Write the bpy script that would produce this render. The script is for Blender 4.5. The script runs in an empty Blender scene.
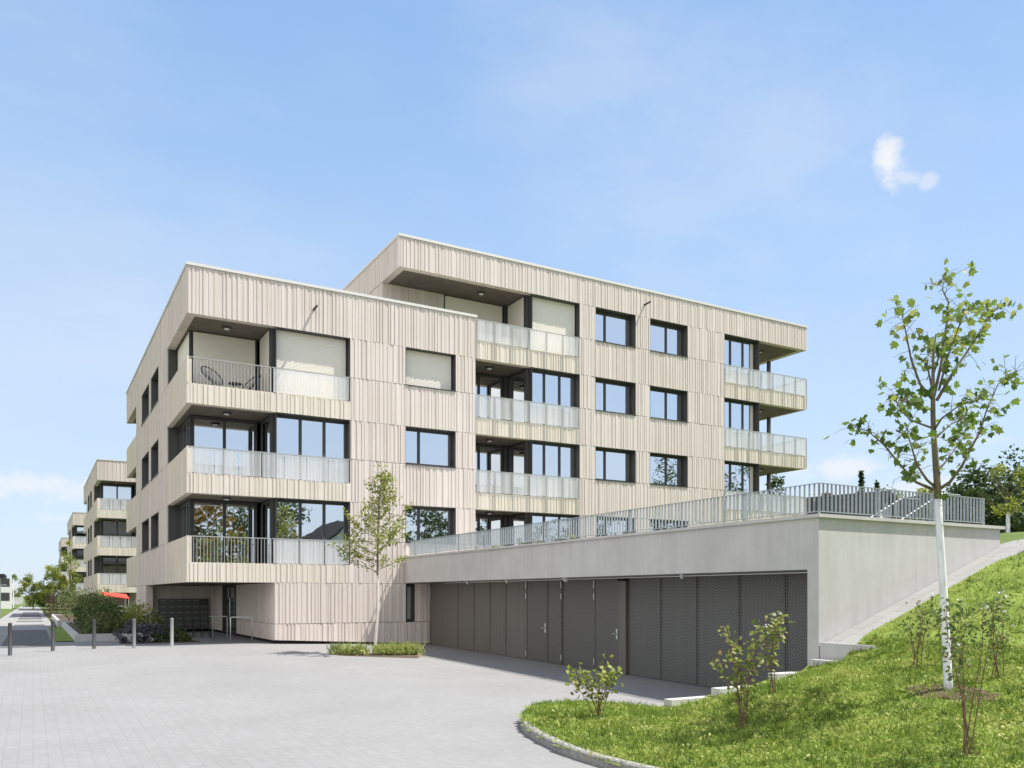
import bpy, math, random
import numpy as np
from mathutils import Vector
random.seed(7); rng = np.random.default_rng(7)
S = bpy.context.scene; COL = S.collection
R_ = math.radians

# ------------------------------------------------------------------ materials
def mat(name, col, rough=.7, metal=0., spec=.5):
    m = bpy.data.materials.new(name); m.use_nodes = True
    b = m.node_tree.nodes['Principled BSDF']
    b.inputs['Base Color'].default_value = (*col, 1); b.inputs['Roughness'].default_value = rough
    b.inputs['Metallic'].default_value = metal; b.inputs['Specular IOR Level'].default_value = spec
    return m
def nt(m): return m.node_tree.nodes, m.node_tree.links, m.node_tree.nodes['Principled BSDF']
def coords(m, scale=(1, 1, 1), kind='Object'):
    N, L, b = nt(m)
    g = N.new('ShaderNodeNewGeometry') if kind == 'World' else N.new('ShaderNodeTexCoord')
    mp = N.new('ShaderNodeMapping'); mp.inputs['Scale'].default_value = scale
    L.new(g.outputs['Position' if kind == 'World' else kind], mp.inputs['Vector'])
    return mp.outputs[0]
def noise(m, vec, scale, detail=4, rough=.6):
    N, L, b = nt(m); n = N.new('ShaderNodeTexNoise')
    n.inputs['Scale'].default_value = scale; n.inputs['Detail'].default_value = detail; n.inputs['Roughness'].default_value = rough
    L.new(vec, n.inputs['Vector']); return n.outputs['Fac']
def ramp(m, fac, stops):
    N, L, b = nt(m); r = N.new('ShaderNodeValToRGB'); L.new(fac, r.inputs[0])
    e = r.color_ramp.elements
    while len(e) < len(stops): e.new(.5)
    for el, (p, c) in zip(e, stops): el.position = p; el.color = (*c, 1)
    return r.outputs[0]
def mixc(m, fac, a, b_, mode='MIX'):
    N, L, b = nt(m); x = N.new('ShaderNodeMix'); x.data_type = 'RGBA'; x.blend_type = mode
    if isinstance(fac, (int, float)): x.inputs[0].default_value = fac
    else: L.new(fac, x.inputs[0])
    for s, v in ((6, a), (7, b_)):
        if isinstance(v, tuple): x.inputs[s].default_value = (*v, 1)
        else: L.new(v, x.inputs[s])
    return x.outputs[2]
def base(m, out): N, L, b = nt(m); L.new(out, b.inputs['Base Color'])
def bump(m, h, strength=.3, dist=.01):
    N, L, b = nt(m); n = N.new('ShaderNodeBump'); n.inputs['Strength'].default_value = strength; n.inputs['Distance'].default_value = dist
    L.new(h, n.inputs['Height']); L.new(n.outputs[0], b.inputs['Normal'])
def attr(m, name='tone'):
    N, L, b = nt(m); a = N.new('ShaderNodeAttribute'); a.attribute_name = name; return a.outputs['Fac']

M = {}
def board(name, key, cols):
    m = M[key] = mat(name, cols[1], .75, 0, .3)
    t = ramp(m, attr(m), [(0, cols[0]), (.5, cols[1]), (1, cols[2])])
    n1 = noise(m, coords(m, (6, 6, .35)), 3, 5); t = mixc(m, .25, t, ramp(m, n1, [(.3, (.68, .65, .62)), (.7, (1, 1, 1))]), 'MULTIPLY')
    n2 = noise(m, coords(m, (.6, .6, .3)), 1.2, 3); t = mixc(m, .3, t, ramp(m, n2, [(.35, (.88, .85, .79)), (.65, (1, 1, 1))]), 'MULTIPLY')
    base(m, t); bump(m, n1, .15, .004)
board('cladding_wood', 'clad', [(.56, .49, .435), (.68, .605, .552), (.745, .675, .625)])
board('cream_boards', 'cream', [(.61, .545, .455), (.695, .63, .535), (.75, .69, .60)])
M['coping'] = mat('white_coping', (.66, .635, .59), .5)
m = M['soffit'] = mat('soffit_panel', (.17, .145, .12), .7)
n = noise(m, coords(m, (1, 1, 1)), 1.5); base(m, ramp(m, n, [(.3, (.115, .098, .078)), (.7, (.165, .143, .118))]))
M['dark'] = mat('anthracite_metal', (.055, .054, .053), .5, 0, .4)
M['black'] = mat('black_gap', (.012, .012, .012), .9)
M['slab'] = mat('floor_slab', (.4, .39, .37), .8)
def glassmat(name, refl, dark):
    m = mat(name, dark, .1); N, L, b = nt(m)
    N.remove(b); o = N['Material Output']
    d = N.new('ShaderNodeBsdfDiffuse'); d.inputs[0].default_value = (*dark, 1)
    g = N.new('ShaderNodeBsdfGlossy'); g.inputs['Roughness'].default_value = .012; g.inputs[0].default_value = (.97, .985, 1, 1)
    lw = N.new('ShaderNodeLayerWeight'); lw.inputs[0].default_value = .3
    mr = N.new('ShaderNodeMapRange'); mr.inputs[3].default_value = refl; mr.inputs[4].default_value = .97
    L.new(lw.outputs['Facing'], mr.inputs[0])
    tc = N.new('ShaderNodeTexCoord'); ns = N.new('ShaderNodeTexNoise'); ns.inputs['Scale'].default_value = .9; L.new(tc.outputs['Object'], ns.inputs[0])
    bp = N.new('ShaderNodeBump'); bp.inputs['Strength'].default_value = .05; bp.inputs['Distance'].default_value = .05; L.new(ns.outputs[0], bp.inputs['Height']); L.new(bp.outputs[0], g.inputs['Normal'])
    x = N.new('ShaderNodeMixShader'); L.new(mr.outputs[0], x.inputs[0]); L.new(d.outputs[0], x.inputs[1]); L.new(g.outputs[0], x.inputs[2]); L.new(x.outputs[0], o.inputs[0])
    return m
M['glass'] = glassmat('window_glass', .74, (.025, .03, .035))
m = M['shutter'] = mat('roller_shutter', (.79, .735, .645), .6)
N, L, b = nt(m); w = N.new('ShaderNodeTexWave'); w.bands_direction = 'Z'; w.inputs['Scale'].default_value = 6; L.new(coords(m), w.inputs[0]); bump(m, w.outputs['Fac'], .5, .01)
# ribbed translucent balustrade glass
m = M['rail_glass'] = mat('balustrade_glass', (.845, .845, .835), .3)
N, L, b = nt(m); o = N['Material Output']
tr = N.new('ShaderNodeBsdfTransparent'); tr.inputs[0].default_value = (.97, .98, .985, 1)
tl = N.new('ShaderNodeBsdfTranslucent'); tl.inputs[0].default_value = (.90, .90, .89, 1)
x1 = N.new('ShaderNodeMixShader'); x1.inputs[0].default_value = .35; L.new(b.outputs[0], x1.inputs[1]); L.new(tl.outputs[0], x1.inputs[2])
x2 = N.new('ShaderNodeMixShader'); L.new(tr.outputs[0], x2.inputs[1]); L.new(x1.outputs[0], x2.inputs[2])
wn = noise(m, coords(m, (9, 9, .02)), 1, 1); mr = N.new('ShaderNodeMapRange'); mr.inputs[1].default_value = .3; mr.inputs[2].default_value = .7; mr.inputs[3].default_value = .3; mr.inputs[4].default_value = .64
L.new(wn, mr.inputs[0]); L.new(mr.outputs[0], x2.inputs[0]); L.new(x2.outputs[0], o.inputs[0])
M['rail_metal'] = mat('balcony_rail_metal', (.42, .42, .38), .45, .3)
m = M['galv'] = mat('galvanised_steel', (.30, .33, .34), .5, .2)
n = noise(m, coords(m), 20); base(m, ramp(m, n, [(.3, (.26, .29, .30)), (.7, (.37, .40, .41))]))
m = M['concrete'] = mat('rendered_concrete', (.5, .49, .47), .85, 0, .3)
n = noise(m, coords(m, (1, 1, 1)), .9, 6, .65); n3 = noise(m, coords(m, (2.2, 2.2, .25)), 2.5, 4)
c = ramp(m, n, [(.3, (.455, .44, .42)), (.7, (.55, .535, .515))]); c = mixc(m, .3, c, ramp(m, n3, [(.35, (.78, .76, .74)), (.6, (1, 1, 1))]), 'MULTIPLY')
base(m, c); nb = noise(m, coords(m), 60, 3); bump(m, nb, .25, .004)
m = M['kerb'] = mat('kerb_concrete', (.42, .41, .39), .9)
N, L, b = nt(m); n = noise(m, coords(m), 14, 5); base(m, ramp(m, n, [(.3, (.20, .19, .175)), (.7, (.32, .31, .29))])); bump(m, n, .3, .01)
# paving
def paving(name, c1, c2, joint, bw, bh, rot):
    m = mat(name, c1, .85, 0, .25); N, L, b = nt(m)
    g = N.new('ShaderNodeNewGeometry'); mp = N.new('ShaderNodeMapping'); mp.inputs['Rotation'].default_value[2] = rot; L.new(g.outputs['Position'], mp.inputs[0])
    br = N.new('ShaderNodeTexBrick'); br.inputs['Color1'].default_value = (*c1, 1); br.inputs['Color2'].default_value = (*c2, 1); br.inputs['Mortar'].default_value = (*joint, 1)
    br.inputs['Scale'].default_value = 1; br.inputs['Brick Width'].default_value = bw; br.inputs['Row Height'].default_value = bh; br.inputs['Mortar Size'].default_value = .007; br.inputs['Mortar Smooth'].default_value = .3
    L.new(mp.outputs[0], br.inputs[0])
    n = noise(m, coords(m, (1, 1, 1), 'World'), .35, 6, .6); c = mixc(m, .5, br.outputs[0], ramp(m, n, [(.3, (.76, .75, .74)), (.7, (1, 1, 1))]), 'MULTIPLY')
    n2 = noise(m, coords(m, (1, 1, 1), 'World'), 9, 4); c = mixc(m, .35, c, ramp(m, n2, [(.3, (.78, .77, .76)), (.65, (1, 1, 1))]), 'MULTIPLY')
    base(m, c); bump(m, br.outputs['Fac'], -.35, .006); return m
M['paver'] = paving('light_pavers', (.262, .258, .254), (.248, .245, .241), (.226, .223, .219), .24, .16, R_(90))
M['band'] = paving('pale_path_slabs', (.31, .305, .29), (.28, .275, .265), (.18, .18, .18), .6, .4, 0)
m = M['asphalt'] = mat('asphalt', (.09, .09, .092), .9); n = noise(m, coords(m, (1, 1, 1), 'World'), 5, 8); base(m, ramp(m, n, [(.3, (.07, .07, .072)), (.7, (.12, .12, .12))]))
m = M['turf'] = mat('turf_soil', (.07, .11, .025), .95, 0, .1)
n = noise(m, coords(m, (1, 1, 1), 'World'), 1.4, 6, .7); base(m, ramp(m, n, [(.25, (.14, .12, .05)), (.45, (.15, .20, .04)), (.7, (.22, .28, .06))]))
m = M['meadow'] = mat('meadow', (.08, .12, .03), .95, 0, .1)
n = noise(m, coords(m, (1, 1, 1), 'World'), .3, 8, .7); base(m, ramp(m, n, [(.3, (.07, .10, .025)), (.7, (.13, .17, .05))]))
m = M['mulch'] = mat('bark_mulch', (.12, .075, .045), .95, 0, .1); n = noise(m, coords(m), 25, 6); base(m, ramp(m, n, [(.3, (.07, .05, .03)), (.7, (.17, .125, .08))])); bump(m, n, .8, .03)
def leafmat(name, cols, trans=.35):
    m = mat(name, cols[0], .55, 0, .3); N, L, b = nt(m); o = N['Material Output']
    c = ramp(m, attr(m), [(i / (len(cols) - 1), k) for i, k in enumerate(cols)]); base(m, c)
    tl = N.new('ShaderNodeBsdfTranslucent'); L.new(c, tl.inputs[0])
    x = N.new('ShaderNodeMixShader'); x.inputs[0].default_value = trans; L.new(b.outputs[0], x.inputs[1]); L.new(tl.outputs[0], x.inputs[2]); L.new(x.outputs[0], o.inputs[0]); return m
M['grass'] = leafmat('grass_blades', [(.06, .115, .016), (.17, .25, .035), (.30, .365, .07), (.48, .49, .16)], .4)
M['maple'] = leafmat('maple_leaf', [(.055, .105, .018), (.11, .18, .03), (.19, .26, .05), (.36, .37, .08)], .5)
M['young'] = leafmat('young_leaf', [(.16, .20, .035), (.27, .30, .06), (.38, .39, .12)], .4)
M['shrub'] = leafmat('shrub_leaf', [(.11, .16, .025), (.22, .27, .05), (.36, .37, .11), (.32, .22, .10)], .4)
M['rose'] = leafmat('rose_leaf', [(.05, .085, .025), (.10, .15, .04), (.18, .22, .07), (.14, .09, .05)], .4)
M['hedge'] = leafmat('hedge_leaf', [(.035, .065, .018), (.08, .125, .03), (.13, .17, .05), (.15, .14, .06)], .35)
M['darkleaf'] = leafmat('dark_tree_leaf', [(.03, .055, .015), (.055, .09, .025), (.10, .13, .04)], .35)
M['palegreen'] = leafmat('pale_tree_leaf', [(.14, .19, .03), (.25, .29, .05), (.38, .38, .09)], .5)
M['autumn'] = leafmat('autumn_leaf', [(.10, .10, .02), (.24, .13, .02), (.16, .16, .03)], .35)
M['lav'] = leafmat('lavender_leaf', [(.22, .27, .07), (.36, .41, .12), (.50, .52, .22)], .3)
M['dryleaf'] = leafmat('bronze_shrub_leaf', [(.05, .03, .02), (.07, .05, .025), (.05, .06, .025)], .25)
M['petal'] = mat('white_petal', (.8, .78, .74), .6)
m = M['bark'] = mat('bark', (.16, .12, .08), .9); n = noise(m, coords(m, (1, 1, .3)), 12, 5); base(m, ramp(m, n, [(.3, (.09, .075, .045)), (.7, (.20, .165, .10))])); bump(m, n, .5, .01)
M['stem'] = mat('shrub_stem', (.16, .09, .055), .8)
m = M['white_trunk'] = mat('whitewash_trunk', (.72, .73, .74), .8); n = noise(m, coords(m, (1, 1, .4)), 14, 4); base(m, ramp(m, n, [(.3, (.6, .61, .62)), (.6, (.8, .8, .81))])); bump(m, n, .4, .01)
M['paletrunk'] = mat('pale_trunk', (.68, .62, .55), .8)
m = M['door'] = mat('garage_metal', (.13, .12, .105), .55, .15)
n = noise(m, coords(m, (14, 14, .1)), 2, 2); base(m, ramp(m, n, [(.3, (.125, .113, .098)), (.7, (.17, .155, .137))])); bump(m, n, .4, .01)
m = M['perf'] = mat('perforated_metal', (.10, .095, .088), .5, .25); N, L, b = nt(m)
g = N.new('ShaderNodeNewGeometry'); sx = N.new('ShaderNodeSeparateXYZ'); L.new(g.outputs['Position'], sx.inputs[0])
def mth(op, a, b_=None):
    n = N.new('ShaderNodeMath'); n.operation = op
    for i, v in enumerate((a, b_)):
        if v is None: continue
        if isinstance(v, (int, float)): n.inputs[i].default_value = v
        else: L.new(v, n.inputs[i])
    return n.outputs[0]
kk = 2 * math.pi / .085
s1_ = mth('SINE', mth('MULTIPLY', sx.outputs[1], kk * 1.1)); s2_ = mth('SINE', mth('MULTIPLY', sx.outputs[2], kk * 1.2))
hole = mth('GREATER_THAN', mth('MULTIPLY', s1_, s2_), .12)
base(m, mixc(m, hole, (.18, .172, .16), (.027, .027, .026)))
M['steel'] = mat('brushed_steel', (.55, .55, .54), .35, .7)
M['mailgrey'] = mat('mailbox_grey', (.10, .105, .095), .5)
M['bollard'] = mat('bollard_paint', (.03, .031, .033), .7)
M['bollard_pale'] = mat('bollard_pale_metal', (.20, .20, .195), .6)
M['bollard_mid'] = mat('bollard_mid_grey', (.11, .11, .11), .6)
M['lamp'] = mat('lamp_diffuser', (.75, .75, .72), .5)
M['red'] = mat('red_fabric', (.55, .05, .025), .8)
M['whiteplaster'] = mat('white_plaster', (.72, .72, .71), .85)
M['roofdark'] = mat('slate_roof', (.022, .022, .024), .9, 0, .1)
M['plastic_white'] = mat('white_plastic', (.75, .75, .75), .4)
M['rattan'] = mat('black_cord', (.02, .02, .022), .6)
M['plum'] = leafmat('grey_purple_leaf', [(.07, .085, .07), (.12, .11, .14), (.15, .17, .13)], .25)
M['edging'] = mat('bed_edging', (.32, .25, .18), .8)
M['soil'] = mat('soil', (.09, .06, .04), .95)

# ------------------------------------------------------------------ mesh helpers
LOC = {}
def tag(o, label=None, cat=None, group=None, kind=None):
    for k, v in (('label', label), ('category', cat), ('group', group), ('kind', kind)):
        if v: o[k] = v
    return o
def link(o, parent, loc):
    COL.objects.link(o)
    if parent is not None:
        o.parent = parent; pl = LOC[parent.name]; o.location = Vector(loc) - Vector(pl)
    else: o.location = loc
    LOC[o.name] = Vector(loc); return o
def empty(name, loc, label, cat, group=None):
    o = bpy.data.objects.new(name, None); o.empty_display_size = .2; link(o, None, Vector(loc)); return tag(o, label, cat, group)
class MB:
    def __init__(s): s.v = []; s.f = []; s.t = []
    def add(s, vs, fs, tone=.5):
        k = len(s.v); s.v += [tuple(p) for p in vs]; s.f += [tuple(i + k for i in f) for f in fs]; s.t += [tone] * len(vs)
    def hexa(s, P, tone=.5): s.add(P, [(0, 3, 2, 1), (4, 5, 6, 7), (0, 1, 5, 4), (1, 2, 6, 5), (2, 3, 7, 6), (3, 0, 4, 7)], tone)
    def box(s, x0, x1, y0, y1, z0, z1, tone=.5):
        s.hexa([(x0, y0, z0), (x1, y0, z0), (x1, y1, z0), (x0, y1, z0), (x0, y0, z1), (x1, y0, z1), (x1, y1, z1), (x0, y1, z1)], tone); return s
    def abox(s, ax, pl, a0, a1, d0, d1, z0, z1, tone=.5):
        P = lambda a, d, z: amap(ax, pl, a, d, z)
        s.hexa([P(a0, d0, z0), P(a1, d0, z0), P(a1, d1, z0), P(a0, d1, z0), P(a0, d0, z1), P(a1, d0, z1), P(a1, d1, z1), P(a0, d1, z1)], tone); return s
    def tube(s, pts, rads, n=6, tone=.5, cap=True):
        pts = [Vector(p) for p in pts]
        if not hasattr(rads, '__len__'): rads = [rads] * len(pts)
        k = len(s.v); ref = None
        for i, p in enumerate(pts):
            d = (pts[min(i + 1, len(pts) - 1)] - pts[max(i - 1, 0)]).normalized()
            if ref is None: ref = d.orthogonal().normalized()
            ref = (ref - d * ref.dot(d)).normalized(); q = d.cross(ref)
            for j in range(n):
                a = 2 * math.pi * j / n; s.v.append(tuple(p + (ref * math.cos(a) + q * math.sin(a)) * rads[i])); s.t.append(tone)
        for i in range(len(pts) - 1):
            for j in range(n):
                a, b_ = k + i * n + j, k + i * n + (j + 1) % n
                s.f.append((a, b_, b_ + n, a + n))
        if cap:
            s.f.append(tuple(range(k + n - 1, k - 1, -1))); s.f.append(tuple(k + (len(pts) - 1) * n + j for j in range(n)))
        return s
    def lathe(s, c, prof, n=16, tone=.5):
        k = len(s.v)
        for r, z in prof:
            for j in range(n):
                a = 2 * math.pi * j / n; s.v.append((c[0] + r * math.cos(a), c[1] + r * math.sin(a), c[2] + z)); s.t.append(tone)
        for i in range(len(prof) - 1):
            for j in range(n):
                a, b_ = k + i * n + j, k + i * n + (j + 1) % n; s.f.append((a, b_, b_ + n, a + n))
        s.f.append(tuple(range(k, k + n))); s.f.append(tuple(k + (len(prof) - 1) * n + j for j in range(n))); return s
    def build(s, name, m, parent=None, loc=None, smooth=False):
        if loc is None: loc = LOC[parent.name] if parent is not None else Vector((0, 0, 0))
        v = np.array(s.v, dtype=np.float64).reshape(-1, 3) - np.array(loc)
        me = bpy.data.meshes.new(name); me.from_pydata(v.tolist(), [], s.f)
        a = me.attributes.new('tone', 'FLOAT', 'POINT'); a.data.foreach_set('value', np.array(s.t, dtype=np.float32))
        if smooth: me.polygons.foreach_set('use_smooth', [True] * len(me.polygons))
        me.materials.append(m if not isinstance(m, str) else M[m]); o = bpy.data.objects.new(name, me)
        return link(o, parent, loc)
def amap(ax, pl, a, d, z):
    return (a, pl + d, z) if ax == 'F' else ((pl + d, a, z) if ax == 'S' else (pl - d, a, z))
def clad(mb, ax, pl, a0, a1, z0, z1, th=.3, z0b=None, fine=1.):
    """vertical boards of uneven width standing at uneven depth"""
    a = a0; prev = None; P = lambda a_, d, z: amap(ax, pl, a_, d, z); last = None
    while a < a1 - 1e-6:
        w = random.choice([.045, .06, .06, .075, .09, .12]) * fine; b_ = min(a + w, a1)
        if a1 - b_ < .04: b_ = a1
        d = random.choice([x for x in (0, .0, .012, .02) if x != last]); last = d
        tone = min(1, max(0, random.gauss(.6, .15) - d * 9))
        za = z0 if z0b is None else z0 + (z0b - z0) * (a - a0) / (a1 - a0); zb = z0 if z0b is None else z0 + (z0b - z0) * (b_ - a0) / (a1 - a0)
        j = random.uniform(.006, .011); ztop = z1 - j
        mb.hexa([P(a, d, za), P(b_, d, zb), P(b_, th, zb), P(a, th, za), P(a, d, ztop), P(b_, d, ztop), P(b_, th, ztop), P(a, th, ztop)], tone)
        a = b_
def window(parent, ax, pl, a0, a1, z0, z1, mull=(.5,), reveal=.26, shutter=False, name='window', sill=True, zl=None):
    mb = MB(); g = .025; e = .006; zs = z0 if zl is None else zl
    mb.abox(ax, pl, a0 + e, a0 + g, .02, reveal + .05, zs + e, z1 - e); mb.abox(ax, pl, a1 - g, a1 - e, .02, reveal + .05, zs + e, z1 - e)
    mb.abox(ax, pl, a0 + g, a1 - g, .02, reveal + .05, z1 - g, z1 - e)
    mb.abox(ax, pl, a0 + e, a1 - e, (-.03 if sill else .02) if zl is None else .32, reveal + .05, z0 - .02, z0 + .012)
    mb.abox(ax, pl, a0 + g, a1 - g, reveal + .09, reveal + .13, z0 + .02, z1 - g)
    w = mb.build(name, 'dark', parent)
    i0, i1, j0, j1 = a0 + g, a1 - g, z0 + .02, z1 - g
    fr = MB(); fw = .09; d0, d1 = reveal, reveal + .06
    fr.abox(ax, pl, i0, i0 + fw, d0, d1, j0, j1); fr.abox(ax, pl, i1 - fw, i1, d0, d1, j0, j1)
    fr.abox(ax, pl, i0 + fw, i1 - fw, d0, d1, j0, j0 + fw); fr.abox(ax, pl, i0 + fw, i1 - fw, d0, d1, j1 - fw, j1)
    xs = [i0 + fw] 
    for q in mull:
        c = i0 + (i1 - i0) * q; fr.abox(ax, pl, c - .055, c + .055, d0 - .002, d1, j0 + fw, j1 - fw); xs += [c - .055, c + .055]
    xs.append(i1 - fw); fr.build('frame', 'dark', w)
    for k in range(0, len(xs), 2):
        MB().abox(ax, pl, xs[k], xs[k + 1], d0 + .03, d0 + .045, j0 + fw, j1 - fw).build('pane', 'glass', w)
    if shutter:
        s_ = MB(); s_.abox(ax, pl, i0 + .06, i1 - .06, reveal - .05, reveal - .03, j0 + .06, j1)
        z = j0 + .06
        while z < j1 - .05: s_.abox(ax, pl, i0 + .06, i1 - .06, reveal - .054, reveal - .05, z, z + .043); z += .05
        s_.build('shutter', 'shutter', w)
    return w

# ------------------------------------------------------------------ apartment buildings
X0, Y0 = 4.59, 30.57
SZ = [None, 2.2, 5.27, 8.36, 11.45, 14.56]
QZ = [None, 3.80, 6.88, 9.97, 13.06]
PZ = [None, 2.89, 5.97, 9.06, 12.2]
def ceiling_lamp(root, x, y, z):
    l = MB().lathe((x, y, z), [(.17, 0), (.17, -.05), (.16, -.07)], 18).build('ceiling_lamp', 'dark', root)
    MB().lathe((x, y, z - .07), [(.10, .0), (.09, -.015), (.05, -.025)], 18).build('diffuser', 'lamp', l)
def glass_rail(root, x0, x1, z0, z1, posts=True, y=None, zp_=None):
    y = Y0 if y is None else y
    r = MB(); r.box(x0, x1, y - .005, y + .035, z1 - .03, z1)
    n = max(2, round((x1 - x0) / .87)); xs = [x0 + .02 + (x1 - x0 - .04) * i / n for i in range(n + 1)]
    for x in xs:
        if posts: r.box(x - .02, x + .02, y - .03, y - .006, z0, z1 - .031)
    o = r.build('railing', 'rail_metal', root)
    zb = z0 if zp_ is None else zp_
    for a, b_ in zip(xs, xs[1:]): MB().box(a + .022, b_ - .022, y + .0, y + .02, zb, z1 - .032).build('glass_panel', 'rail_glass', o)
def bar_rail(root, x0, x1, z0, z1, side=None):
    r = MB(); r.box(x0, x1, Y0 + .02, Y0 + .06, z1 - .03, z1); x = x0 + .03
    while x < x1 - .01: r.box(x - .008, x + .008, Y0 + .03, Y0 + .05, z0, z1 - .03); x += .115
    r.box(x1 - .05, x1, Y0 + .02, Y0 + .06, z0, z1 - .03); r.build('railing', 'rail_metal', root)

def apartment(root, full):
    X1 = 15.72
    yb = Y0 + 21.5
    clads = {}
    def C(name, *a, **k):
        mb = MB(); clad(mb, *a, **k); return mb.build(name, 'cream' if name.startswith('balcony') else 'clad', root)
    # ---- lower block: front corner loggias, levels 1-3
    for k in (1, 2, 3):
        s, q, p, s2 = SZ[k], QZ[k], PZ[k], SZ[k + 1]
        C('balcony_front', 'F', Y0, X0, 10.41, s, p)
        C('balcony_side', 'S', X0, Y0 + .302, 35.56, s, q, .2)
        cp = MB(); cp.box(X0 + .004, X0 + .06, Y0 + .004, Y0 + .30, p, q); cp.build('corner_cladding', 'cream', root)
        if k == 2 or not full: glass_rail(root, X0 + .07, 10.39, p + .01, q, False)
        else:
            bar_rail(root, X0 + .07, 7.46, p, q); glass_rail(root, 7.49, 10.39, p + .01, q, False)
        MB().box(X0 + .21, 7.48, Y0 + .31, Y0 + 1.97, s + .345, s + .6).build('balcony_floor', 'slab', root)
        zf = s + .36; top = s2 - .005
        sh = (k == 3 and full)
        window(root, 'F', Y0 + 2.0, 5.03, 7.42, zf, top, (.5,), .06, sh, 'balcony_door', False)
        window(root, 'S', 4.97, Y0 + 2.05, 35.5, zf, top, (.33, .66), .06, sh, 'side_glazing', False)
        window(root, 'S', 7.5, Y0 + .42, Y0 + 1.95, zf, top, (), .03, sh, 'side_glazing', False)
        window(root, 'F', Y0, 7.62, 10.405, zf, top, (.35, .68), .34, sh, 'window', False, p + .02)
        for bb in ((7.49, 7.615, Y0 + .28, Y0 + .41, zf, top), (4.97, 5.025, Y0 + 2.0, Y0 + 2.045, zf, top), (X0 + .05, 4.99, 35.5, 35.55, q, top)): MB().box(*bb).build('corner_post', 'dark', root)
        ceiling_lamp(root, 6.1, Y0 + 1.0, s2 + .01)
        # side facade, beyond the loggia
        C('wall', 'S', X0, 35.56, 46.9, s, q)
        C('balcony_side', 'S', X0, 46.9, yb, s, q, .2)
        for a, b_ in ((35.56, 38.2), (40.85, 41.6), (44.45, 46.9)): C('wall', 'S', X0, a, b_, q + .008, s2)
        window(root, 'S', X0, 38.2, 40.85, q, s2, (.5,), .26); window(root, 'S', X0, 41.6, 44.45, q, s2, (.5,), .26)
        bw = MB(); bw.box(5.2, 12, 46.6, 46.9, s + .3, s2); bw.build('rear_wall', 'clad', root)
        # window column B and piers
        C('wall', 'F', Y0, 10.41, X1, s, q); C('wall', 'F', Y0, 10.41, 12.64, q + .008, s2); C('wall', 'F', Y0, 14.83, X1, q + .008, s2)
        window(root, 'F', Y0, 12.64, 14.83, q, s2, (.32,), .34, sh)
    # slabs / soffits
    for k in (1, 2, 3, 4):
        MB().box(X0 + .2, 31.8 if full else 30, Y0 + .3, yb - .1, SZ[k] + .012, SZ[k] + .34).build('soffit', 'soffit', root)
    C('parapet', 'F', Y0, X0, X1 + .04, SZ[4], 13.1); C('parapet', 'S', X0, Y0 + .302, yb, SZ[4], 13.1)
    cp = MB(); cp.box(X0 - .03, X1 + .07, Y0 - .03, Y0 + .33, 13.1, 13.2); cp.box(X0 - .03, X0 + .33, Y0 + .33, yb, 13.1, 13.2); cp.build('coping', 'coping', root)
    MB().box(X0 + .3, 31 if full else 30, Y0 + .31, yb - .1, 12.2, 12.6).build('roof', 'slab', root)
    MB().box(5.4, 31.6 if full else 29, 34.6, 46.5, 2.5, 11.4).build('blocking_core', 'black', root)  # unseen solid core, added to stop light leaking through the block
    MB().box(8.2, 31.6 if full else 29, Y0 + 2.3, 34.6, 2.5, 11.4).build('blocking_core', 'black', root)  # same added light-blocking core, behind the front rooms
    # ground floor
    C('wall', 'F', Y0, 7.59, 13.69, .12, .70, z0b=-.17); C('wall', 'F', Y0, 7.59, 12.66, .708, SZ[1]); C('wall', 'F', Y0, 13.05, 13.69, .708, SZ[1])
    if full:
        window(root, 'F', Y0, 12.66, 13.05, .70, SZ[1] - .01, (), .15, False, 'window', False)
    C('wall', 'S', 7.59, Y0 + .302, 37.3, .708, SZ[1]); C('wall', 'S', 7.59, Y0 + .302, 37.3, .1, .70)
    C('wall', 'S', 7.59, 40.4, 43, .1, SZ[1])
    dr = window(root, 'S', 7.59, 37.3, 40.4, .06, SZ[1], (.25, .62), .1, False, 'entrance_door', False)
    MB().tube([(7.62, 38.75, .7), (7.62, 38.75, 1.6)], .02).build('handle', 'steel', dr)
    C('wall', 'F', 43, X0 + .3, 7.6, .708, SZ[1]); C('wall', 'F', 43, X0 + .3, 7.6, .1, .70); C('wall', 'S', X0, 42.6, 46.9, .05, SZ[1])
    MB().box(7.75, 14.5, Y0 + .12, Y0 + .5, -.5, .3).box(7.70, 7.9, Y0 + .5, 43, -.1, .3).box(5, 7.7, 43.1, 43.3, -.1, .3).build('plinth', 'black', root)
    if not full: return
    # ---- loggia column M, levels 1-4
    MX0, MX1, MR = X1, 20.87, 18.3
    for k in (1, 2, 3, 4):
        s, q, p, s2 = SZ[k], QZ[k], PZ[k], SZ[k + 1]
        C('balcony_front', 'F', Y0 + .04, MX0 + (.05 if k == 4 else .003), MX1 - .003, s, p)
        glass_rail(root, MX0 + .05, MX1 - .03, s + .02, q, True, Y0 + .01, p + .01)
        zf = s + .36; top = s2 - .005
        window(root, 'F', Y0 + 2.0, (15.2 if k == 4 else MX0), 18.15, zf, top, (.5,), .05, k == 4, 'balcony_door', False)
        window(root, 'S', MR, Y0 + .42, Y0 + 1.95, zf, top, (), .03, k == 4, 'side_glazing', False)
        window(root, 'F', Y0, MR + .12, MX1 - .005, zf, top, (.33, .66), .34, k == 4, 'window', False, q)
        for bb in ((MR - .01, MR + .115, Y0 + .28, Y0 + .41, zf, top), (18.15, MR + .02, Y0 + 1.95, Y0 + 2.06, zf, top)): MB().box(*bb).build('corner_post', 'dark', root)
        if k < 4:
            lw = MB(); clad(lw, 'R', MX0 - .003, Y0 + .3, Y0 + 2.0, s + .3, s2); lw.build('wall', 'clad', root)
        ceiling_lamp(root, 16.9 if k < 4 else 16.5, Y0 + 1.0, s2 + .01)
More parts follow.
